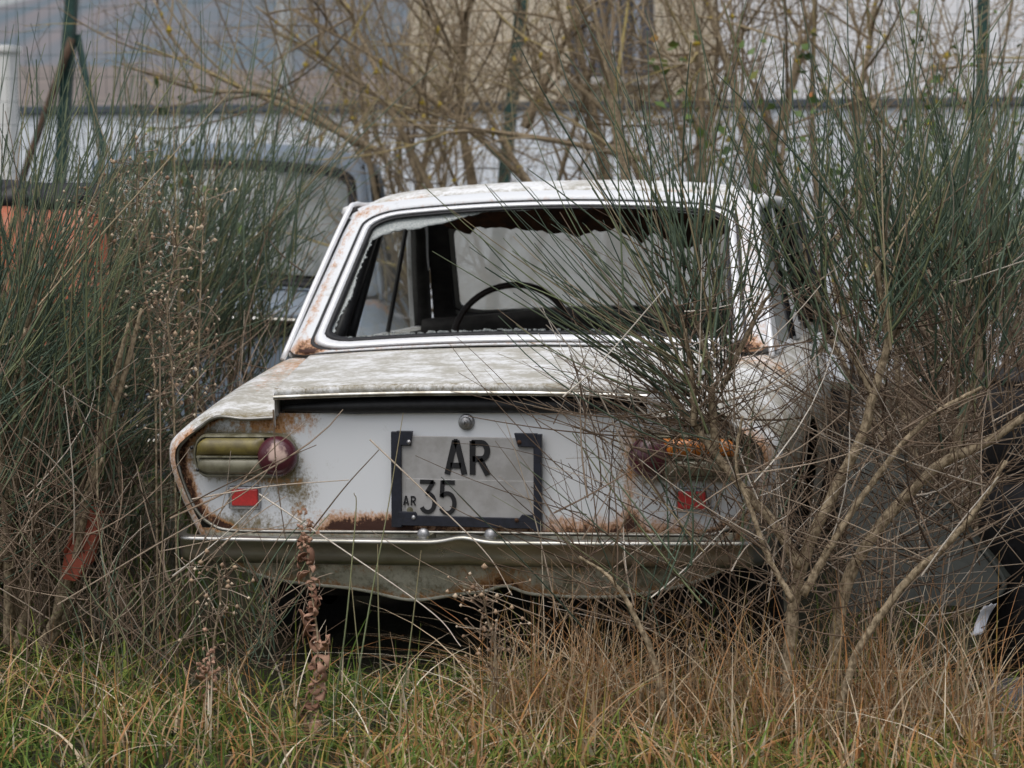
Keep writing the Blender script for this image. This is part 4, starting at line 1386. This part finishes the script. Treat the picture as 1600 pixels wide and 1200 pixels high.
G = []
G.append(cone_stems([at(1102, 620, Yb), at(1085, 560, Yb - .05), at(1110, 660, Yb), at(1075, 520, Yb), at(1060, 600, Yb - .03)], 52, (-64, -25), (.34, .68), .12, .035, .08))
G.append(cone_stems([at(1108, 590, Yb), at(1090, 500, Yb - .03), at(1065, 480, Yb - .04), at(1085, 430, Yb)], 60, (-36, 16), (.32, .72), .14, .035, .06))
G.append(cone_stems([at(1150, 560, Yb), at(1180, 500, Yb), at(1120, 520, Yb), at(1210, 455, Yb)], 36, (-16, 34), (.28, .6), .15, .035, .06))
G.append(cone_stems([at(1300, 500, Yb), at(1268, 440, Yb), at(1330, 550, Yb), at(1255, 385, Yb)], 38, (-42, 14), (.28, .6), .2, .04, .06))
G.append(cone_stems([at(1374, 450, Yb), at(1371, 390, Yb), at(1385, 520, Yb)], 74, (-42, 40), (.3, .68), .25, .045, .06))
G.append(cone_stems([at(1470, 440, Yb), at(1500, 390, Yb), at(1420, 480, Yb)], 56, (-35, 40), (.3, .66), .25, .045, .06))
G.append(cone_stems([at(1530, 540, Yb + .1), at(1555, 440, Yb + .1), at(1510, 620, Yb + .1)], 80, (-40, 38), (.35, .72), .25, .045, .06))
G.append(cone_stems([at(1060, 900, Yb - .1), at(980, 960, Yb - .1), at(1120, 850, Yb)], 20, (-62, 25), (.2, .5), .2, .06, .06))
G = np.concatenate(G)
N, S = G.shape[:2]
tube_obj("green_stems", G - o_rb, taper(N, S, .0027, .0011), M["broom"], rb, 3, tint_arr(N, S, .36, .24, .06))["kind"] = "stuff"

allp = np.concatenate(limbs)
allp = allp[allp[:, 2] > .25]
B = [cone_stems(allp, 470, (-85, 85), (.12, .42), .5, .015, .08)]
B.append(cone_stems([at(x, y, Yb + rng.uniform(-.05, .14)) for x, y in zip(rng.uniform(880, 1250, 60), rng.uniform(640, 1000, 60))], 210, (-78, 60), (.15, .5), .25, .05, .08))
B.append(cone_stems([at(x, y, Yb + rng.uniform(.0, .5)) for x, y in zip(rng.uniform(1240, 1640, 60), rng.uniform(620, 1020, 60))], 400, (-85, 85), (.15, .5), .3, .05, .1))
B.append(cone_stems([at(x, y, Yb) for x, y in zip(rng.uniform(1000, 1150, 20), rng.uniform(620, 700, 20))], 55, (-88, -40), (.2, .42), .15, .03, .08))
B = np.concatenate(B)
N, S = B.shape[:2]
tube_obj("dead_twigs", B - o_rb, taper(N, S, .0018, .0008, .3), M["twig"], rb, 3, tint_arr(N, S, .36, .27, .12))["kind"] = "stuff"

# ---- broom beside the right flank, behind the first
rb2 = tag(empty("broom_bush", (1.35, 1.3, 0)), "thick green broom bush standing beside the right flank of the white car", "bush")
o2 = np.array(rb2.location)
lb = []
for (x0, y0), (x1, y1), yy in (((1440, 900), (1400, 430), 1.2), ((1450, 900), (1450, 420), 1.5), ((1500, 900), (1560, 430), 1.2), ((1480, 900), (1440, 330), 1.9), ((1530, 880), (1620, 380), 1.6)):
    a, c = at(x0, y0, yy), at(x1, y1, yy)
    g = np.array([a[0] * .5 + .5 * 1.35, a[1] * .6 + .4 * 1.3, 0])
    P = crv([g, g * .5 + a * .5 + np.array([.02, 0, .1]), a * .45 + c * .55 + rng.normal(0, .03, 3), c], 30)
    one_tube("trunk", P - o2, [.018, .014, .010, .006], M["bark"], rb2, 8, smooth_path=False)
    lb.append(P[12:])
lb = np.concatenate(lb)
G = np.concatenate([cone_stems(lb[lb[:, 2] > .75], 200, 2, (.3, .72), .3, .05, .05, sd=22),
                    cone_stems([at(x, y, rng.uniform(1.2, 2.6)) for x, y in zip(rng.uniform(1370, 1640, 30), rng.uniform(380, 560, 30))], 190, 0, (.25, .6), .3, .05, .05, sd=24)])
N, S = G.shape[:2]
tube_obj("green_stems", G - o2, taper(N, S, .0027, .0011), M["broom"], rb2, 3, tint_arr(N, S, .34, .2))["kind"] = "stuff"
B = np.concatenate([cone_stems(lb, 330, (-75, 75), (.15, .5), .4, .05, .08),
                    cone_stems([at(x, y, rng.uniform(.5, 1.8)) for x, y in zip(rng.uniform(1340, 1640, 40), rng.uniform(540, 960, 40))], 800, (-80, 80), (.15, .5), .4, .06, .08)])
N, S = B.shape[:2]
tube_obj("dead_twigs", B - o2, taper(N, S, .0022, .001), M["twig"], rb2, 3, tint_arr(N, S, .33, .2, .1))["kind"] = "stuff"


# ---- broom on the left
def left_broom(base, label, nodes_px, specs, brown, nb):
    r = tag(empty("broom_bush", base), label, "bush")
    o = np.array(base)
    nodes = np.array([at(x, y, yy) for x, y, yy in nodes_px])
    for q in nodes[:: max(1, len(nodes) // 9)]:
        g = np.array([base[0] + (q[0] - base[0]) * .35, base[1] + (q[1] - base[1]) * .5, 0.0])
        P = crv([g, g * .6 + q * .4 + rng.normal(0, .03, 3), q, q + (q - g) * .25], 24)
        one_tube("trunk", P - o, [.016, .012, .008, .004], M["bark"], r, 7, smooth_path=False)
    G = np.concatenate([cone_stems(nodes, n, a, L, dy, .06, .05, sd=sd) for n, a, sd, L, dy in specs])
    # stems never run through the white car
    end = G[:, :, :]
    inside = ((end[..., 0] > -.86) & (end[..., 1] > -.12) & (end[..., 2] < 1.3)).any(1)
    G = G[~inside]
    N, S = G.shape[:2]
    tube_obj("green_stems", G - o, taper(N, S, .0029, .0012, .3), M["broom"], r, 3, tint_arr(N, S, .40, .26))["kind"] = "stuff"
    B = np.concatenate([cone_stems(nodes, nb // 3, (-70, 85), (.2, .6), .4, .08, .1),
                        cone_stems([at(rng.uniform(brown[0], brown[1]), rng.uniform(brown[2], brown[3]), rng.uniform(brown[4], brown[5])) for _ in range(80)], nb, (-80, 88), (.2, .6), .35, .06, .12)])
    inside = ((B[..., 0] > -.86) & (B[..., 1] > -.12) & (B[..., 2] < 1.3)).any(1)
    B = B[~inside]
    N, S = B.shape[:2]
    tube_obj("dead_twigs", B - o, taper(N, S, .0022, .001), M["twig"], r, 3, tint_arr(N, S, .36, .22, .12))["kind"] = "stuff"
    return r


nd = [(x, y, yy) for x, y, yy in zip(rng.uniform(-40, 200, 26), rng.uniform(560, 860, 26), rng.uniform(.05, .7, 26))]
left_broom((-1.35, .35, 0), "dense green broom bush leaning over the left rear corner of the car", nd,
           [(500, 29, 19, (.4, .85), .2), (640, 55, 15, (.35, .8), .2), (40, -4, 12, (.35, .8), .2)], (-20, 290, 780, 1040, -.15, .6), 420)
nd = [(x, y, yy) for x, y, yy in zip(rng.uniform(140, 450, 30), rng.uniform(420, 640, 30), rng.uniform(1.3, 2.4, 30))]
left_broom((-1.2, 1.9, 0), "green broom bush growing between the grey car and the white car", nd,
           [(520, 14, 20, (.4, .98), .25), (150, 45, 12, (.35, .7), .2)], (130, 420, 580, 800, 1.0, 2.0), 380)
nd = [(x, y, yy) for x, y, yy in zip(rng.uniform(-60, 80, 14), rng.uniform(480, 700, 14), rng.uniform(.0, .6, 14))]
left_broom((-1.62, .3, 0), "upright broom bush at the left edge in front of the orange pickup", nd,
           [(135, 12, 12, (.45, .95), .2)], (-40, 120, 740, 950, 0, .4), 90)


# ---- bare shrubs behind the cars
def bare_shrub(base, H, nst, label, lean=0.0, spread=.5, levels=3, extra=None, thick=.03, dens=1.0, lichen=True):
    r = tag(empty("bare_shrub", base), label, "shrub", "bare shrubs along the fence")
    o = np.array(base, float)
    tw = []
    mains = []
    for i in range(nst):
        a = rng.uniform(0, 2 * math.pi)
        l_ = rng.uniform(.15, 1) * spread * H
        tip = np.array([math.cos(a) * l_ + lean * H, math.sin(a) * l_ * .6, H * rng.uniform(.75, 1.05)])
        mid = tip * np.array([.35, .35, .5]) + rng.normal(0, .07 * H, 3) * np.array([1, 1, .3])
        mains.append(crv([rng.normal(0, .08, 3) * np.array([1, 1, 0]), mid, tip], 26) + o)
    for ex in (extra or []):
        mains.append(crv([at(*q) for q in ex], 26))
    for k, P in enumerate(mains):
        th = thick * rng.uniform(.3, .85) if k < nst else thick * (.8 if abs(P[-1][0] - P[0][0]) < .35 else .48)
        rr = np.linspace(th, th * .3, 26) * (1 + .08 * rng.normal(0, 1, 26))
        one_tube("branch", P - o, rr, M["bark"] if k % 2 else M["bark2"], r, 8, smooth_path=False)
        cur = [(P, th)]
        for lev in range(levels):
            nxt = []
            for Q, t0 in cur:
                nb = max(2, int((8 if lev == 0 else 4 if lev == 1 else 3) * dens))
                for _ in range(nb):
                    j = rng.integers(6 if lev == 0 else 3, len(Q) - 1)
                    d = Q[j] - Q[j - 1]
                    d /= np.linalg.norm(d) + 1e-9
                    d = d * rng.uniform(.3, .8) + rng.normal(0, .55, 3) + np.array([0, 0, .15])
                    d /= np.linalg.norm(d)
                    L = H * rng.uniform(.16, .34) * (.62 ** lev)
                    p1 = Q[j] + d * L
                    c = (Q[j] + p1) / 2 + rng.normal(0, .09, 3) * L
                    n_ = 12 if lev == 0 else 8
                    tt = np.linspace(0, 1, n_)[:, None]
                    R_ = (1 - tt) ** 2 * Q[j] + 2 * tt * (1 - tt) * c + tt * tt * p1
                    nxt.append((R_, t0 * .38))
            cur = nxt
            for Q, t0 in cur:
                tw.append((crv(Q, 8), max(.0016, t0)))
    mp = np.concatenate([q[6:20] for q in mains])
    wh = cone_stems(mp, int(26 * dens), 4, (.35 * H, .75 * H), .25, .03, .07, S=8, sd=26)
    tw += [(q, rng.uniform(.0026, .0055)) for q in wh]
    P = np.stack([q for q, _ in tw])
    R = np.stack([np.linspace(t, t * .45, 8) for _, t in tw])
    tube_obj("twigs", P - o, R, M["shrub_twig"], r, 3, tint_arr(len(P), 8, .5, .22))["kind"] = "stuff"
    if lichen:
        mb = MB()
        for _ in range(60):
            Q = mains[rng.integers(0, len(mains))]
            c = Q[rng.integers(6, 24)] - o
            s = rng.uniform(.008, .022)
            V = np.array([[1, 0, 0], [-1, 0, 0], [0, 1, 0], [0, -1, 0], [0, 0, 1.4], [0, 0, -1.4]]) * s * rng.uniform(.6, 1.2, (6, 1))
            mb.add(V + c, [(0, 2, 4), (2, 1, 4), (1, 3, 4), (3, 0, 4), (2, 0, 5), (1, 2, 5), (3, 1, 5), (0, 3, 5)])
        mb.build("lichen", M["lichen"], r)["kind"] = "stuff"
    return r


bare_shrub((-1.15, 5.2, 0), 2.3, 7, "tangled bare shrub with yellow lichen between the grey car and the white roof", -.15, .55, thick=.036, dens=1.1,
           extra=[[(860, 330, 4.9), (800, 245, 4.9), (735, 128, 4.8), (655, 0, 4.7)], [(690, 330, 4.9), (640, 230, 4.9), (594, 157, 4.9), (500, 86, 4.8), (400, 10, 4.8)],
                  [(840, 300, 5.1), (725, 195, 5.0), (600, 100, 4.9), (460, 15, 4.8)], [(740, 300, 5.5), (720, 160, 5.5), (735, -20, 5.5)],
                  [(600, 240, 4.8), (450, 170, 4.7), (300, 95, 4.7), (240, 0, 4.7)], [(560, 225, 4.6), (430, 150, 4.6), (310, 140, 4.6), (190, 100, 4.6)]])
bare_shrub((-.45, 5.6, 0), 2.5, 5, "bare shrub with straight pale stems rising behind the middle of the white roof", .1, .5, thick=.036,
           extra=[[(990, 340, 4.6), (972, 240, 4.6), (950, 130, 4.6), (922, -20, 4.6)], [(1010, 300, 5.0), (950, 182, 5.0), (850, 90, 5.0), (745, -10, 5.0)],
                  [(820, 200, 5.6), (855, 120, 5.6), (915, 0, 5.6)], [(1010, 250, 4.7), (880, 222, 4.7), (745, 205, 4.7), (640, 215, 4.7)]])
bare_shrub((.15, 5.2, 0), 2.5, 6, "bare twiggy shrub behind the right end of the white roof", .05, .5, thick=.032,
           extra=[[(1092, 330, 4.7), (1095, 200, 4.7), (1092, 100, 4.7), (1078, -20, 4.7)], [(1190, 330, 5.2), (1150, 150, 5.2), (1110, 20, 5.2), (1090, -40, 5.2)], [(1240, 320, 5.6), (1170, 120, 5.6), (1110, 70, 5.6)]])
bare_shrub((.8, 4.9, 0), 2.5, 7, "bare shrub in front of the white house wall at upper right", .05, .55, thick=.028,
           extra=[[(1345, 330, 4.9), (1338, 180, 4.9), (1355, 90, 4.9), (1372, -20, 4.9)], [(1180, 300, 4.9), (1240, 130, 4.9), (1278, -10, 4.9)]], dens=.85)
bare_shrub((1.45, 5.4, 0), 2.6, 7, "bare shrub crossing the green fence post at the upper right corner", -.05, .5, thick=.026, dens=.85)
bare_shrub((-2.6, 7.2, 0), 2.6, 5, "thin bare shrub by the braced fence post at upper left", .05, .5, thick=.022, dens=.7)
bare_shrub((-1.9, 6.6, 0), 2.5, 5, "bare shrub over the roof of the grey car", .1, .55, thick=.03, dens=1.2)


def leafy(base, spots, n, label, size=.03):
    """bramble: thin arching cane with leaves"""
    r = tag(empty("bramble", base), label, "bramble")
    o = np.array(base)
    ends = [at(*s) for s in spots]
    P = np.stack([crv([o, (o + e) / 2 + np.array([0, 0, .25]) + rng.normal(0, .08, 3), e], 16) for e in ends])
    tube_obj("canes", P - o, np.linspace(.005, .002, 16)[None], M["twig"], r, 4, tint_arr(len(P), 16, .2, .1))
    V, Fs, T = [], [], []
    k = 0
    for _ in range(n):
        q = P[rng.integers(0, len(P)), rng.integers(7, 16)] + rng.normal(0, .05, 3) - o
        a = rng.normal(0, 1, 3)
        a /= np.linalg.norm(a)
        b_ = np.cross(a, rng.normal(0, 1, 3))
        b_ /= np.linalg.norm(b_)
        c = np.cross(a, b_)
        s = size * rng.uniform(.6, 1.3)
        V += [q, q + a * s * .5 + b_ * s * .42 + c * s * .12, q + a * s * 1.2, q + a * s * .5 - b_ * s * .42 + c * s * .12, q + a * s * .6]
        Fs += [(k, k + 1, k + 4), (k + 1, k + 2, k + 4), (k + 2, k + 3, k + 4), (k + 3, k, k + 4)]
        T += [rng.beta(2, 2.2)] * 5
        k += 5
    mesh_np("leaves", np.array(V), np.array(Fs), M["leaf"], r, False, {"tint": np.array(T)})["kind"] = "stuff"


leafy((-1.6, 3.4, 0), [(270, 150, 3.6), (320, 200, 3.6), (250, 330, 3.2), (300, 310, 3.2), (230, 215, 3.6)], 90, "bramble with green leaves in front of the grey car", .045)
leafy((.6, 4.4, 0), [(1180, 60, 4.4), (1060, 70, 4.4), (1130, 40, 4.4), (1020, 100, 4.4), (1250, 30, 4.4)], 90, "bramble with turning leaves above the right end of the white roof", .045)
leafy((1.05, 3.0, 0), [(1290, 200, 3.0), (1350, 220, 3.0), (1420, 190, 3.1), (1480, 230, 3.0), (1320, 270, 3.0), (1400, 260, 3.0), (1450, 150, 3.2), (1250, 240, 3.0), (1560, 250, 3.0)], 700, "dense small leaved bramble behind the right broom stems", .026)
leafy((1.4, 4.2, 0), [(1500, 60, 4.2), (1560, 30, 4.2), (1430, 40, 4.2), (1580, 120, 4.2)], 120, "bramble hanging on the fence at the upper right corner", .03)


# ---- seed-head plants among the left broom
def seed_plant(px, Y, n, label):
    base = at(px[0][0], px[0][1], Y)
    base[2] = 0
    r = tag(empty("dry_flower", tuple(base)), label, "dried flower")
    pts = [base] + [at(x, y, Y) for x, y in px]
    P = crv(pts, 30)
    one_tube("stem", P - base, [.0035, .003, .0015], M["bark"], r, 5, smooth_path=False)
    Ps, mbV, mbF, T, k = [], [], [], [], 0
    for _ in range(n):
        q = P[rng.integers(12, 30)]
        e = q + rng.normal(0, 1, 3) * np.array([.045, .04, .03]) + np.array([0, 0, .02])
        Ps.append(crv([q, (q + e) / 2 + rng.normal(0, .008, 3), e], 5))
        s = rng.uniform(.003, .0075)
        V = (np.array([[1, 0, 0], [-1, 0, 0], [0, 1, 0], [0, -1, 0], [0, 0, 1], [0, 0, -1]]) * s * rng.uniform(.6, 1.3, (6, 1))) + e - base
        mbV.append(V)
        mbF += [[k + i for i in f] for f in ((0, 2, 4), (2, 1, 4), (1, 3, 4), (3, 0, 4), (2, 0, 5), (1, 2, 5), (3, 1, 5), (0, 3, 5))]
        T += [rng.beta(2, 1.6)] * 6
        k += 6
    tube_obj("stalks", np.stack(Ps) - base, .0012, M["twig"], r, 3, tint_arr(n, 5, .5, .15))["kind"] = "stuff"
    mesh_np("seed_heads", np.concatenate(mbV), np.array(mbF), M["seed"], r, False, {"tint": np.array(T)})["kind"] = "stuff"


seed_plant([(245, 820), (240, 560), (215, 380), (218, 240)], .2, 90, "tall dried flower with pale seed heads topmost above the left broom")
seed_plant([(275, 800), (270, 600), (262, 480), (280, 370)], .15, 120, "dried flower with many cream seed heads in the middle of the left broom")
seed_plant([(190, 820), (175, 560), (155, 400), (155, 300)], .3, 90, "dried flower with brownish seed heads before the orange pickup")
seed_plant([(300, 800), (310, 560), (315, 400), (322, 300)], .4, 50, "thin dried flower with sparse seed heads closest to the grey car window")
seed_plant([(770, 1150), (775, 1020), (760, 960), (755, 915)], -.5, 60, "dry branched seed stalk in front of the car's exhaust opening")
seed_plant([(330, 1130), (335, 1000), (345, 930), (338, 880)], -.45, 40, "dry seed stalk below the left end of the bumper")


def curled_stalk(px, Y, n, label, size=.05):
    base = at(px[0][0], px[0][1], Y)
    base[2] = 0
    r = tag(empty("withered_stalk", tuple(base)), label, "dried plant")
    P = crv([base] + [at(x, y, Y) for x, y in px[1:]], 40)
    one_tube("stem", P - base, [.004, .003, .002], M["bark"], r, 6, smooth_path=False)
    for i in range(n):
        j = int(8 + 31 * (i + .5) / n)
        q = P[j] - base
        a = rng.choice([0, math.pi]) + rng.normal(0, .7)
        L = size * rng.uniform(.5, 1.15) * (1.1 - .4 * j / 40)
        d = np.array([math.cos(a), math.sin(a) * .7, 0])
        side = np.array([-d[1], d[0], .25])
        t = np.linspace(0, 1, 12)
        curl = rng.uniform(1.6, 4.4)
        path = q + L * (d[None] * (np.sin(t * curl) / curl * 1.5)[:, None] + np.array([0, 0, 1]) * ((1 - np.cos(t * curl)) / curl * rng.choice([-1.4, -1.1, -.7, .5]))[:, None])
        w_ = L * .26 * np.sin(np.clip(t * 1.05, 0, 1) * math.pi) ** .7 + .0012
        tw = rng.uniform(-2.2, 2.2) * t + .4 * np.sin(t * 9 + rng.uniform(0, 6))
        sd = side[None] * np.cos(tw)[:, None] + np.array([0, 0, 1]) * np.sin(tw)[:, None]
        Pm = np.stack([path - sd * w_[:, None], path + np.array([0, 0, .0035]), path + sd * w_[:, None]])
        o = grid_obj("curled_leaf", Pm, M["curl"], r, attrs={"tint": np.full(36, rng.uniform(0, 1))})
        o.modifiers.new("thick", 'SOLIDIFY').thickness = .0015
    mb = MB()
    for _ in range(34):
        e = P[-1] - base + rng.normal(0, 1, 3) * np.array([.013, .011, .022])
        a = rng.normal(0, 1, (3, 3))
        q_, _r = np.linalg.qr(a)
        V = (np.array([[1, 0, 0], [-1, 0, 0], [0, 1, 0], [0, -1, 0], [0, 0, 1], [0, 0, -1]]) * rng.uniform(.003, .0085, (6, 1))) @ q_ + e
        mb.add(V, [(0, 2, 4), (2, 1, 4), (1, 3, 4), (3, 0, 4), (2, 0, 5), (1, 2, 5), (3, 1, 5), (0, 3, 5)])
    o = mb.build("flower_heads", M["curl"], r)
    o["kind"] = "stuff"
    a_ = o.data.attributes.new("tint", 'FLOAT', 'POINT')
    a_.data.foreach_set("value", np.repeat(rng.uniform(.4, 1, 34), 6).astype(np.float32))


curled_stalk([(482, 1190), (486, 1120), (497, 1020), (488, 930), (478, 838)], -.62, 46, "brown withered stalk with curled leaves in front of the bumper", .055)
curled_stalk([(318, 1160), (322, 1090), (325, 1040)], -.5, 14, "short withered reddish stalk in the grass at lower left", .04)


# ---- grass
def blades(n, xr, yr, Lr, tint_fn, w0=.0022, lean=.45, S=4, clump=0.0, mask=None):
    x = rng.uniform(*xr, n)
    y = rng.uniform(*yr, n)
    if clump:
        cx, cy = rng.uniform(*xr, 240), rng.uniform(*yr, 240)
        k = rng.integers(0, 240, n)
        s = rng.uniform(size=n) < clump
        x = np.where(s, cx[k] + rng.normal(0, .03, n), x)
        y = np.where(s, cy[k] + rng.normal(0, .03, n), y)
    if mask is not None:
        k = mask(x, y)
        x, y = x[k], y[k]
        n = len(x)
    L = rng.uniform(*Lr, n) * rng.uniform(.6, 1.2, n)
    a = rng.uniform(0, 2 * math.pi, n)
    ln = np.abs(rng.normal(0, lean, n))
    d = np.stack([np.cos(a), np.sin(a)], -1)
    t = np.linspace(0, 1, S)[None]
    P = np.zeros((n, S, 3))
    hx = (ln[:, None] * t ** 1.7) * L[:, None]
    P[..., 0] = x[:, None] + d[:, :1] * hx
    P[..., 1] = y[:, None] + d[:, 1:] * hx
    P[..., 2] = .003 + L[:, None] * (t - .28 * np.minimum(ln, 1.6)[:, None] * t ** 2.4)
    w_ = w0 * rng.uniform(.6, 1.4, n)[:, None] * (1 - t ** 1.8) + .0003
    b_ = rng.uniform(0, math.pi, n)
    sd = np.stack([np.cos(b_), np.sin(b_), 0 * b_], -1)[:, None]
    V = np.stack([P - sd * w_[..., None], P + sd * w_[..., None]], 2).reshape(-1, 3)
    base = (np.arange(n) * S * 2)[:, None]
    s = (np.arange(S - 1) * 2)[None]
    Fq = np.stack([base + s, base + s + 1, base + s + 3, base + s + 2], -1).reshape(-1, 4)
    tv = np.repeat(tint_fn(x, y, n).clip(0, 1), S * 2)
    return V, Fq, tv


def join(parts):
    V, Fq, T, o = [], [], [], 0
    for v, f, t in parts:
        V.append(v)
        Fq.append(f + o)
        T.append(t)
        o += len(v)
    return np.concatenate(V), np.concatenate(Fq), np.concatenate(T)


def patchy(x, y):
    f = np.sin(x * 5.1 + 1.3) * np.cos(y * 6.3 + .4) + .6 * np.sin(x * 11.7 + y * 9.1) + .4 * np.sin(y * 17 - x * 8)
    return not_under(x, y) & (f + rng.normal(0, .45, len(x)) > -.35)


def not_under(x, y):
    return ~((np.abs(x) < .78) & (y > .1) & (y < 4))


green = lambda x, y, n: rng.normal(.22, .10, n)
mixed = lambda x, y, n: np.where(rng.uniform(size=n) < np.clip(.30 + .4 * (x - .1), .18, .55), rng.normal(.72, .14, n), rng.normal(.33, .12, n))
V, Fq, T = join([
    blades(26000, (-2.6, 2.4), (-1.9, .6), (.015, .06), green, .0027, 1.1, mask=patchy),
    blades(12000, (-2.6, 2.4), (-1.7, .4), (.03, .11), mixed, .0031, 1.3, S=6, clump=.7, mask=patchy),
    blades(5000, (-3.4, 2.6), (.6, 4.5), (.06, .2), green, .003, .5, mask=not_under)])
tag(mesh_np("grass", V, Fq, M["grass"], None, False, {"tint": T}), "short green and yellowing grass covering the ground", "grass", kind="stuff")

straw = lambda x, y, n: rng.normal(.70, .15, n)
V, Fq, T = join([
    blades(6000, (.0, 2.0), (-1.5, -.15), (.04, .12), lambda x, y, n: np.choose(rng.choice(3, n, p=[.4, .3, .3]), [rng.normal(.30, .09, n), rng.normal(.55, .05, n), rng.normal(.78, .12, n)]), .0036, 1.6, S=7, clump=.85),
    blades(2400, (.0, 1.9), (-1.3, -.15), (.06, .15), lambda x, y, n: rng.normal(.42, .17, n), .0032, 1.1, S=7, clump=.85),
    blades(900, (.15, 1.6), (-.95, -.15), (.10, .26), straw, .0017, .9, S=7, clump=.6),
    blades(1700, (.15, 1.3), (-.5, -.2), (.14, .42), straw, .0015, .9, S=8, clump=.5),
    blades(3600, (-2.4, .2), (-1.6, -.2), (.04, .14), mixed, .0028, 1.4, S=7, clump=.7),
    blades(450, (-1.7, .3), (-1.1, -.2), (.09, .22), straw, .0019, 1.2, S=8, clump=.6),
    blades(700, (-1.9, .2), (-.9, -.1), (.10, .26), lambda x, y, n: rng.normal(.55, .28, n), .0017, .9, S=8, clump=.4)])
tag(mesh_np("dry_grass", V, Fq, M["grass"], None, False, {"tint": T}), "long straw coloured dry grass in front of the car", "grass", kind="stuff")


def rush_clump(stems, label, tint, name="rush_clump", mat="broom", r0=.0026):
    base = at(stems[0][0][0], stems[0][0][1], stems[0][0][2])
    base[2] = 0
    r = tag(empty(name, tuple(base)), label, "grass clump")
    for st in stems:
        P = crv([at(*q) for q in st], 24)
        o = tube_obj("stem", P[None] - base, np.linspace(r0, r0 * .35, 24)[None], M[mat], r, 5, np.linspace(tint, min(1, tint + .35), 24)[None])


rush_clump([[(545, 1150, -.55), (575, 960, -.5), (605, 800, -.45), (630, 645, -.4)], [(600, 1150, -.5), (592, 980, -.5), (590, 850, -.48)], [(520, 1120, -.5), (540, 980, -.5), (556, 800, -.45), (553, 770, -.45)],
            [(622, 1140, -.5), (640, 1010, -.5), (658, 860, -.48)], [(575, 1140, -.5), (560, 1020, -.5), (548, 900, -.48)]], "tall green rush stems in front of the left edge of the number plate", .5)
rush_clump([[(200, 1120, -.3), (175, 960, -.3), (150, 800, -.3)], [(215, 1120, -.3), (240, 980, -.3), (258, 800, -.3)], [(225, 1130, -.3), (250, 1010, -.3), (285, 900, -.3)], [(180, 1120, -.3), (182, 1000, -.3), (185, 930, -.3)],
            [(205, 1120, -.3), (150, 1010, -.3), (140, 900, -.3)]], "green grass stems with yellow tips below the left broom", .62)
rush_clump([[(1500, 1120, -.3), (1512, 1000, -.3), (1535, 900, -.3)], [(1480, 1120, -.3), (1505, 1010, -.3), (1500, 960, -.3)], [(1530, 1120, -.3), (1530, 1040, -.3), (1560, 970, -.3)]], "bright green grass stems at the lower right beside the board", .68)

DRY = [([(405, 772), (540, 862), (675, 957), (720, 1010)], -.25), ([(578, 687), (670, 775), (760, 865), (800, 930)], -.22), ([(90, 945), (230, 860), (385, 768), (432, 715)], -.3), ([(270, 900), (340, 845), (420, 770)], -.28),
       ([(427, 640), (432, 740), (446, 842)], -.2), ([(485, 830), (540, 760), (592, 703)], -.24), ([(0, 870), (60, 800), (120, 760)], -.2), ([(250, 560), (252, 760), (262, 1100)], -.3), ([(35, 1190), (45, 950), (50, 810)], -.5),
       ([(300, 780), (420, 760), (545, 750)], -.22), ([(880, 620), (940, 565), (1040, 450)], -.5), ([(1440, 900), (1490, 830), (1560, 745)], -.5)]
DRY_LABELS = ["pale dry stalk running down from the left reflector across the bumper", "pale thin stalk crossing the left edge of the number plate",
              "pale stalk slanting from lower left up to the left reflector", "bleached short stalk rising over the left end of the bumper",
              "dark upright stalk beside the left red tail lamp dome", "thin dark stalk slanting across the white panel left of the plate",
              "dry stalk in the tangle at the left edge", "long upright stalk in front of the left broom", "straight upright stalk at the lower left corner",
              "pale stalk lying level under the left tail lamp", "bleached bent twig crossing the lower edge of the rear window", "bleached twig in front of the grey panel at right"]
for i, (pts, yy) in enumerate(DRY):
    P = crv([at(x, y, yy - .03 * k) for k, (x, y) in enumerate(pts)], 20)
    o = tube_obj("dry_stalk", P[None], np.linspace(.0021, .0011, 20)[None], M["twig"], None, 5, np.full((1, 20), [.92, .8, .7, .95, .2, .3, .6, .45, .55, .8, 1.0, .95][i]))
    tag(o, DRY_LABELS[i], "stalk", "loose dry stalks")


# ---- low dry tangle beside the left end of the bumper
tb = at(300, 1040, -.25)
tb[2] = 0
tg = tag(empty("weed_tangle", tuple(tb)), "low tangle of dry weeds under the left end of the bumper", "weeds")
nodes = [at(x, y, rng.uniform(-.42, -.16)) for x, y in zip(rng.uniform(150, 440, 40), rng.uniform(930, 1060, 40))]
B = cone_stems(nodes, 150, (-70, 70), (.08, .28), .3, .03, .12)
N, S = B.shape[:2]
tube_obj("stalks", B - tb, taper(N, S, .0016, .0008), M["twig"], tg, 3, tint_arr(N, S, .32, .22, .12))["kind"] = "stuff"
B = cone_stems(nodes, 70, (-45, 45), (.08, .26), .3, .03, .08)
N, S = B.shape[:2]
tube_obj("green_stems", B - tb, taper(N, S, .002, .001), M["broom"], tg, 3, tint_arr(N, S, .5, .2, .12))["kind"] = "stuff"
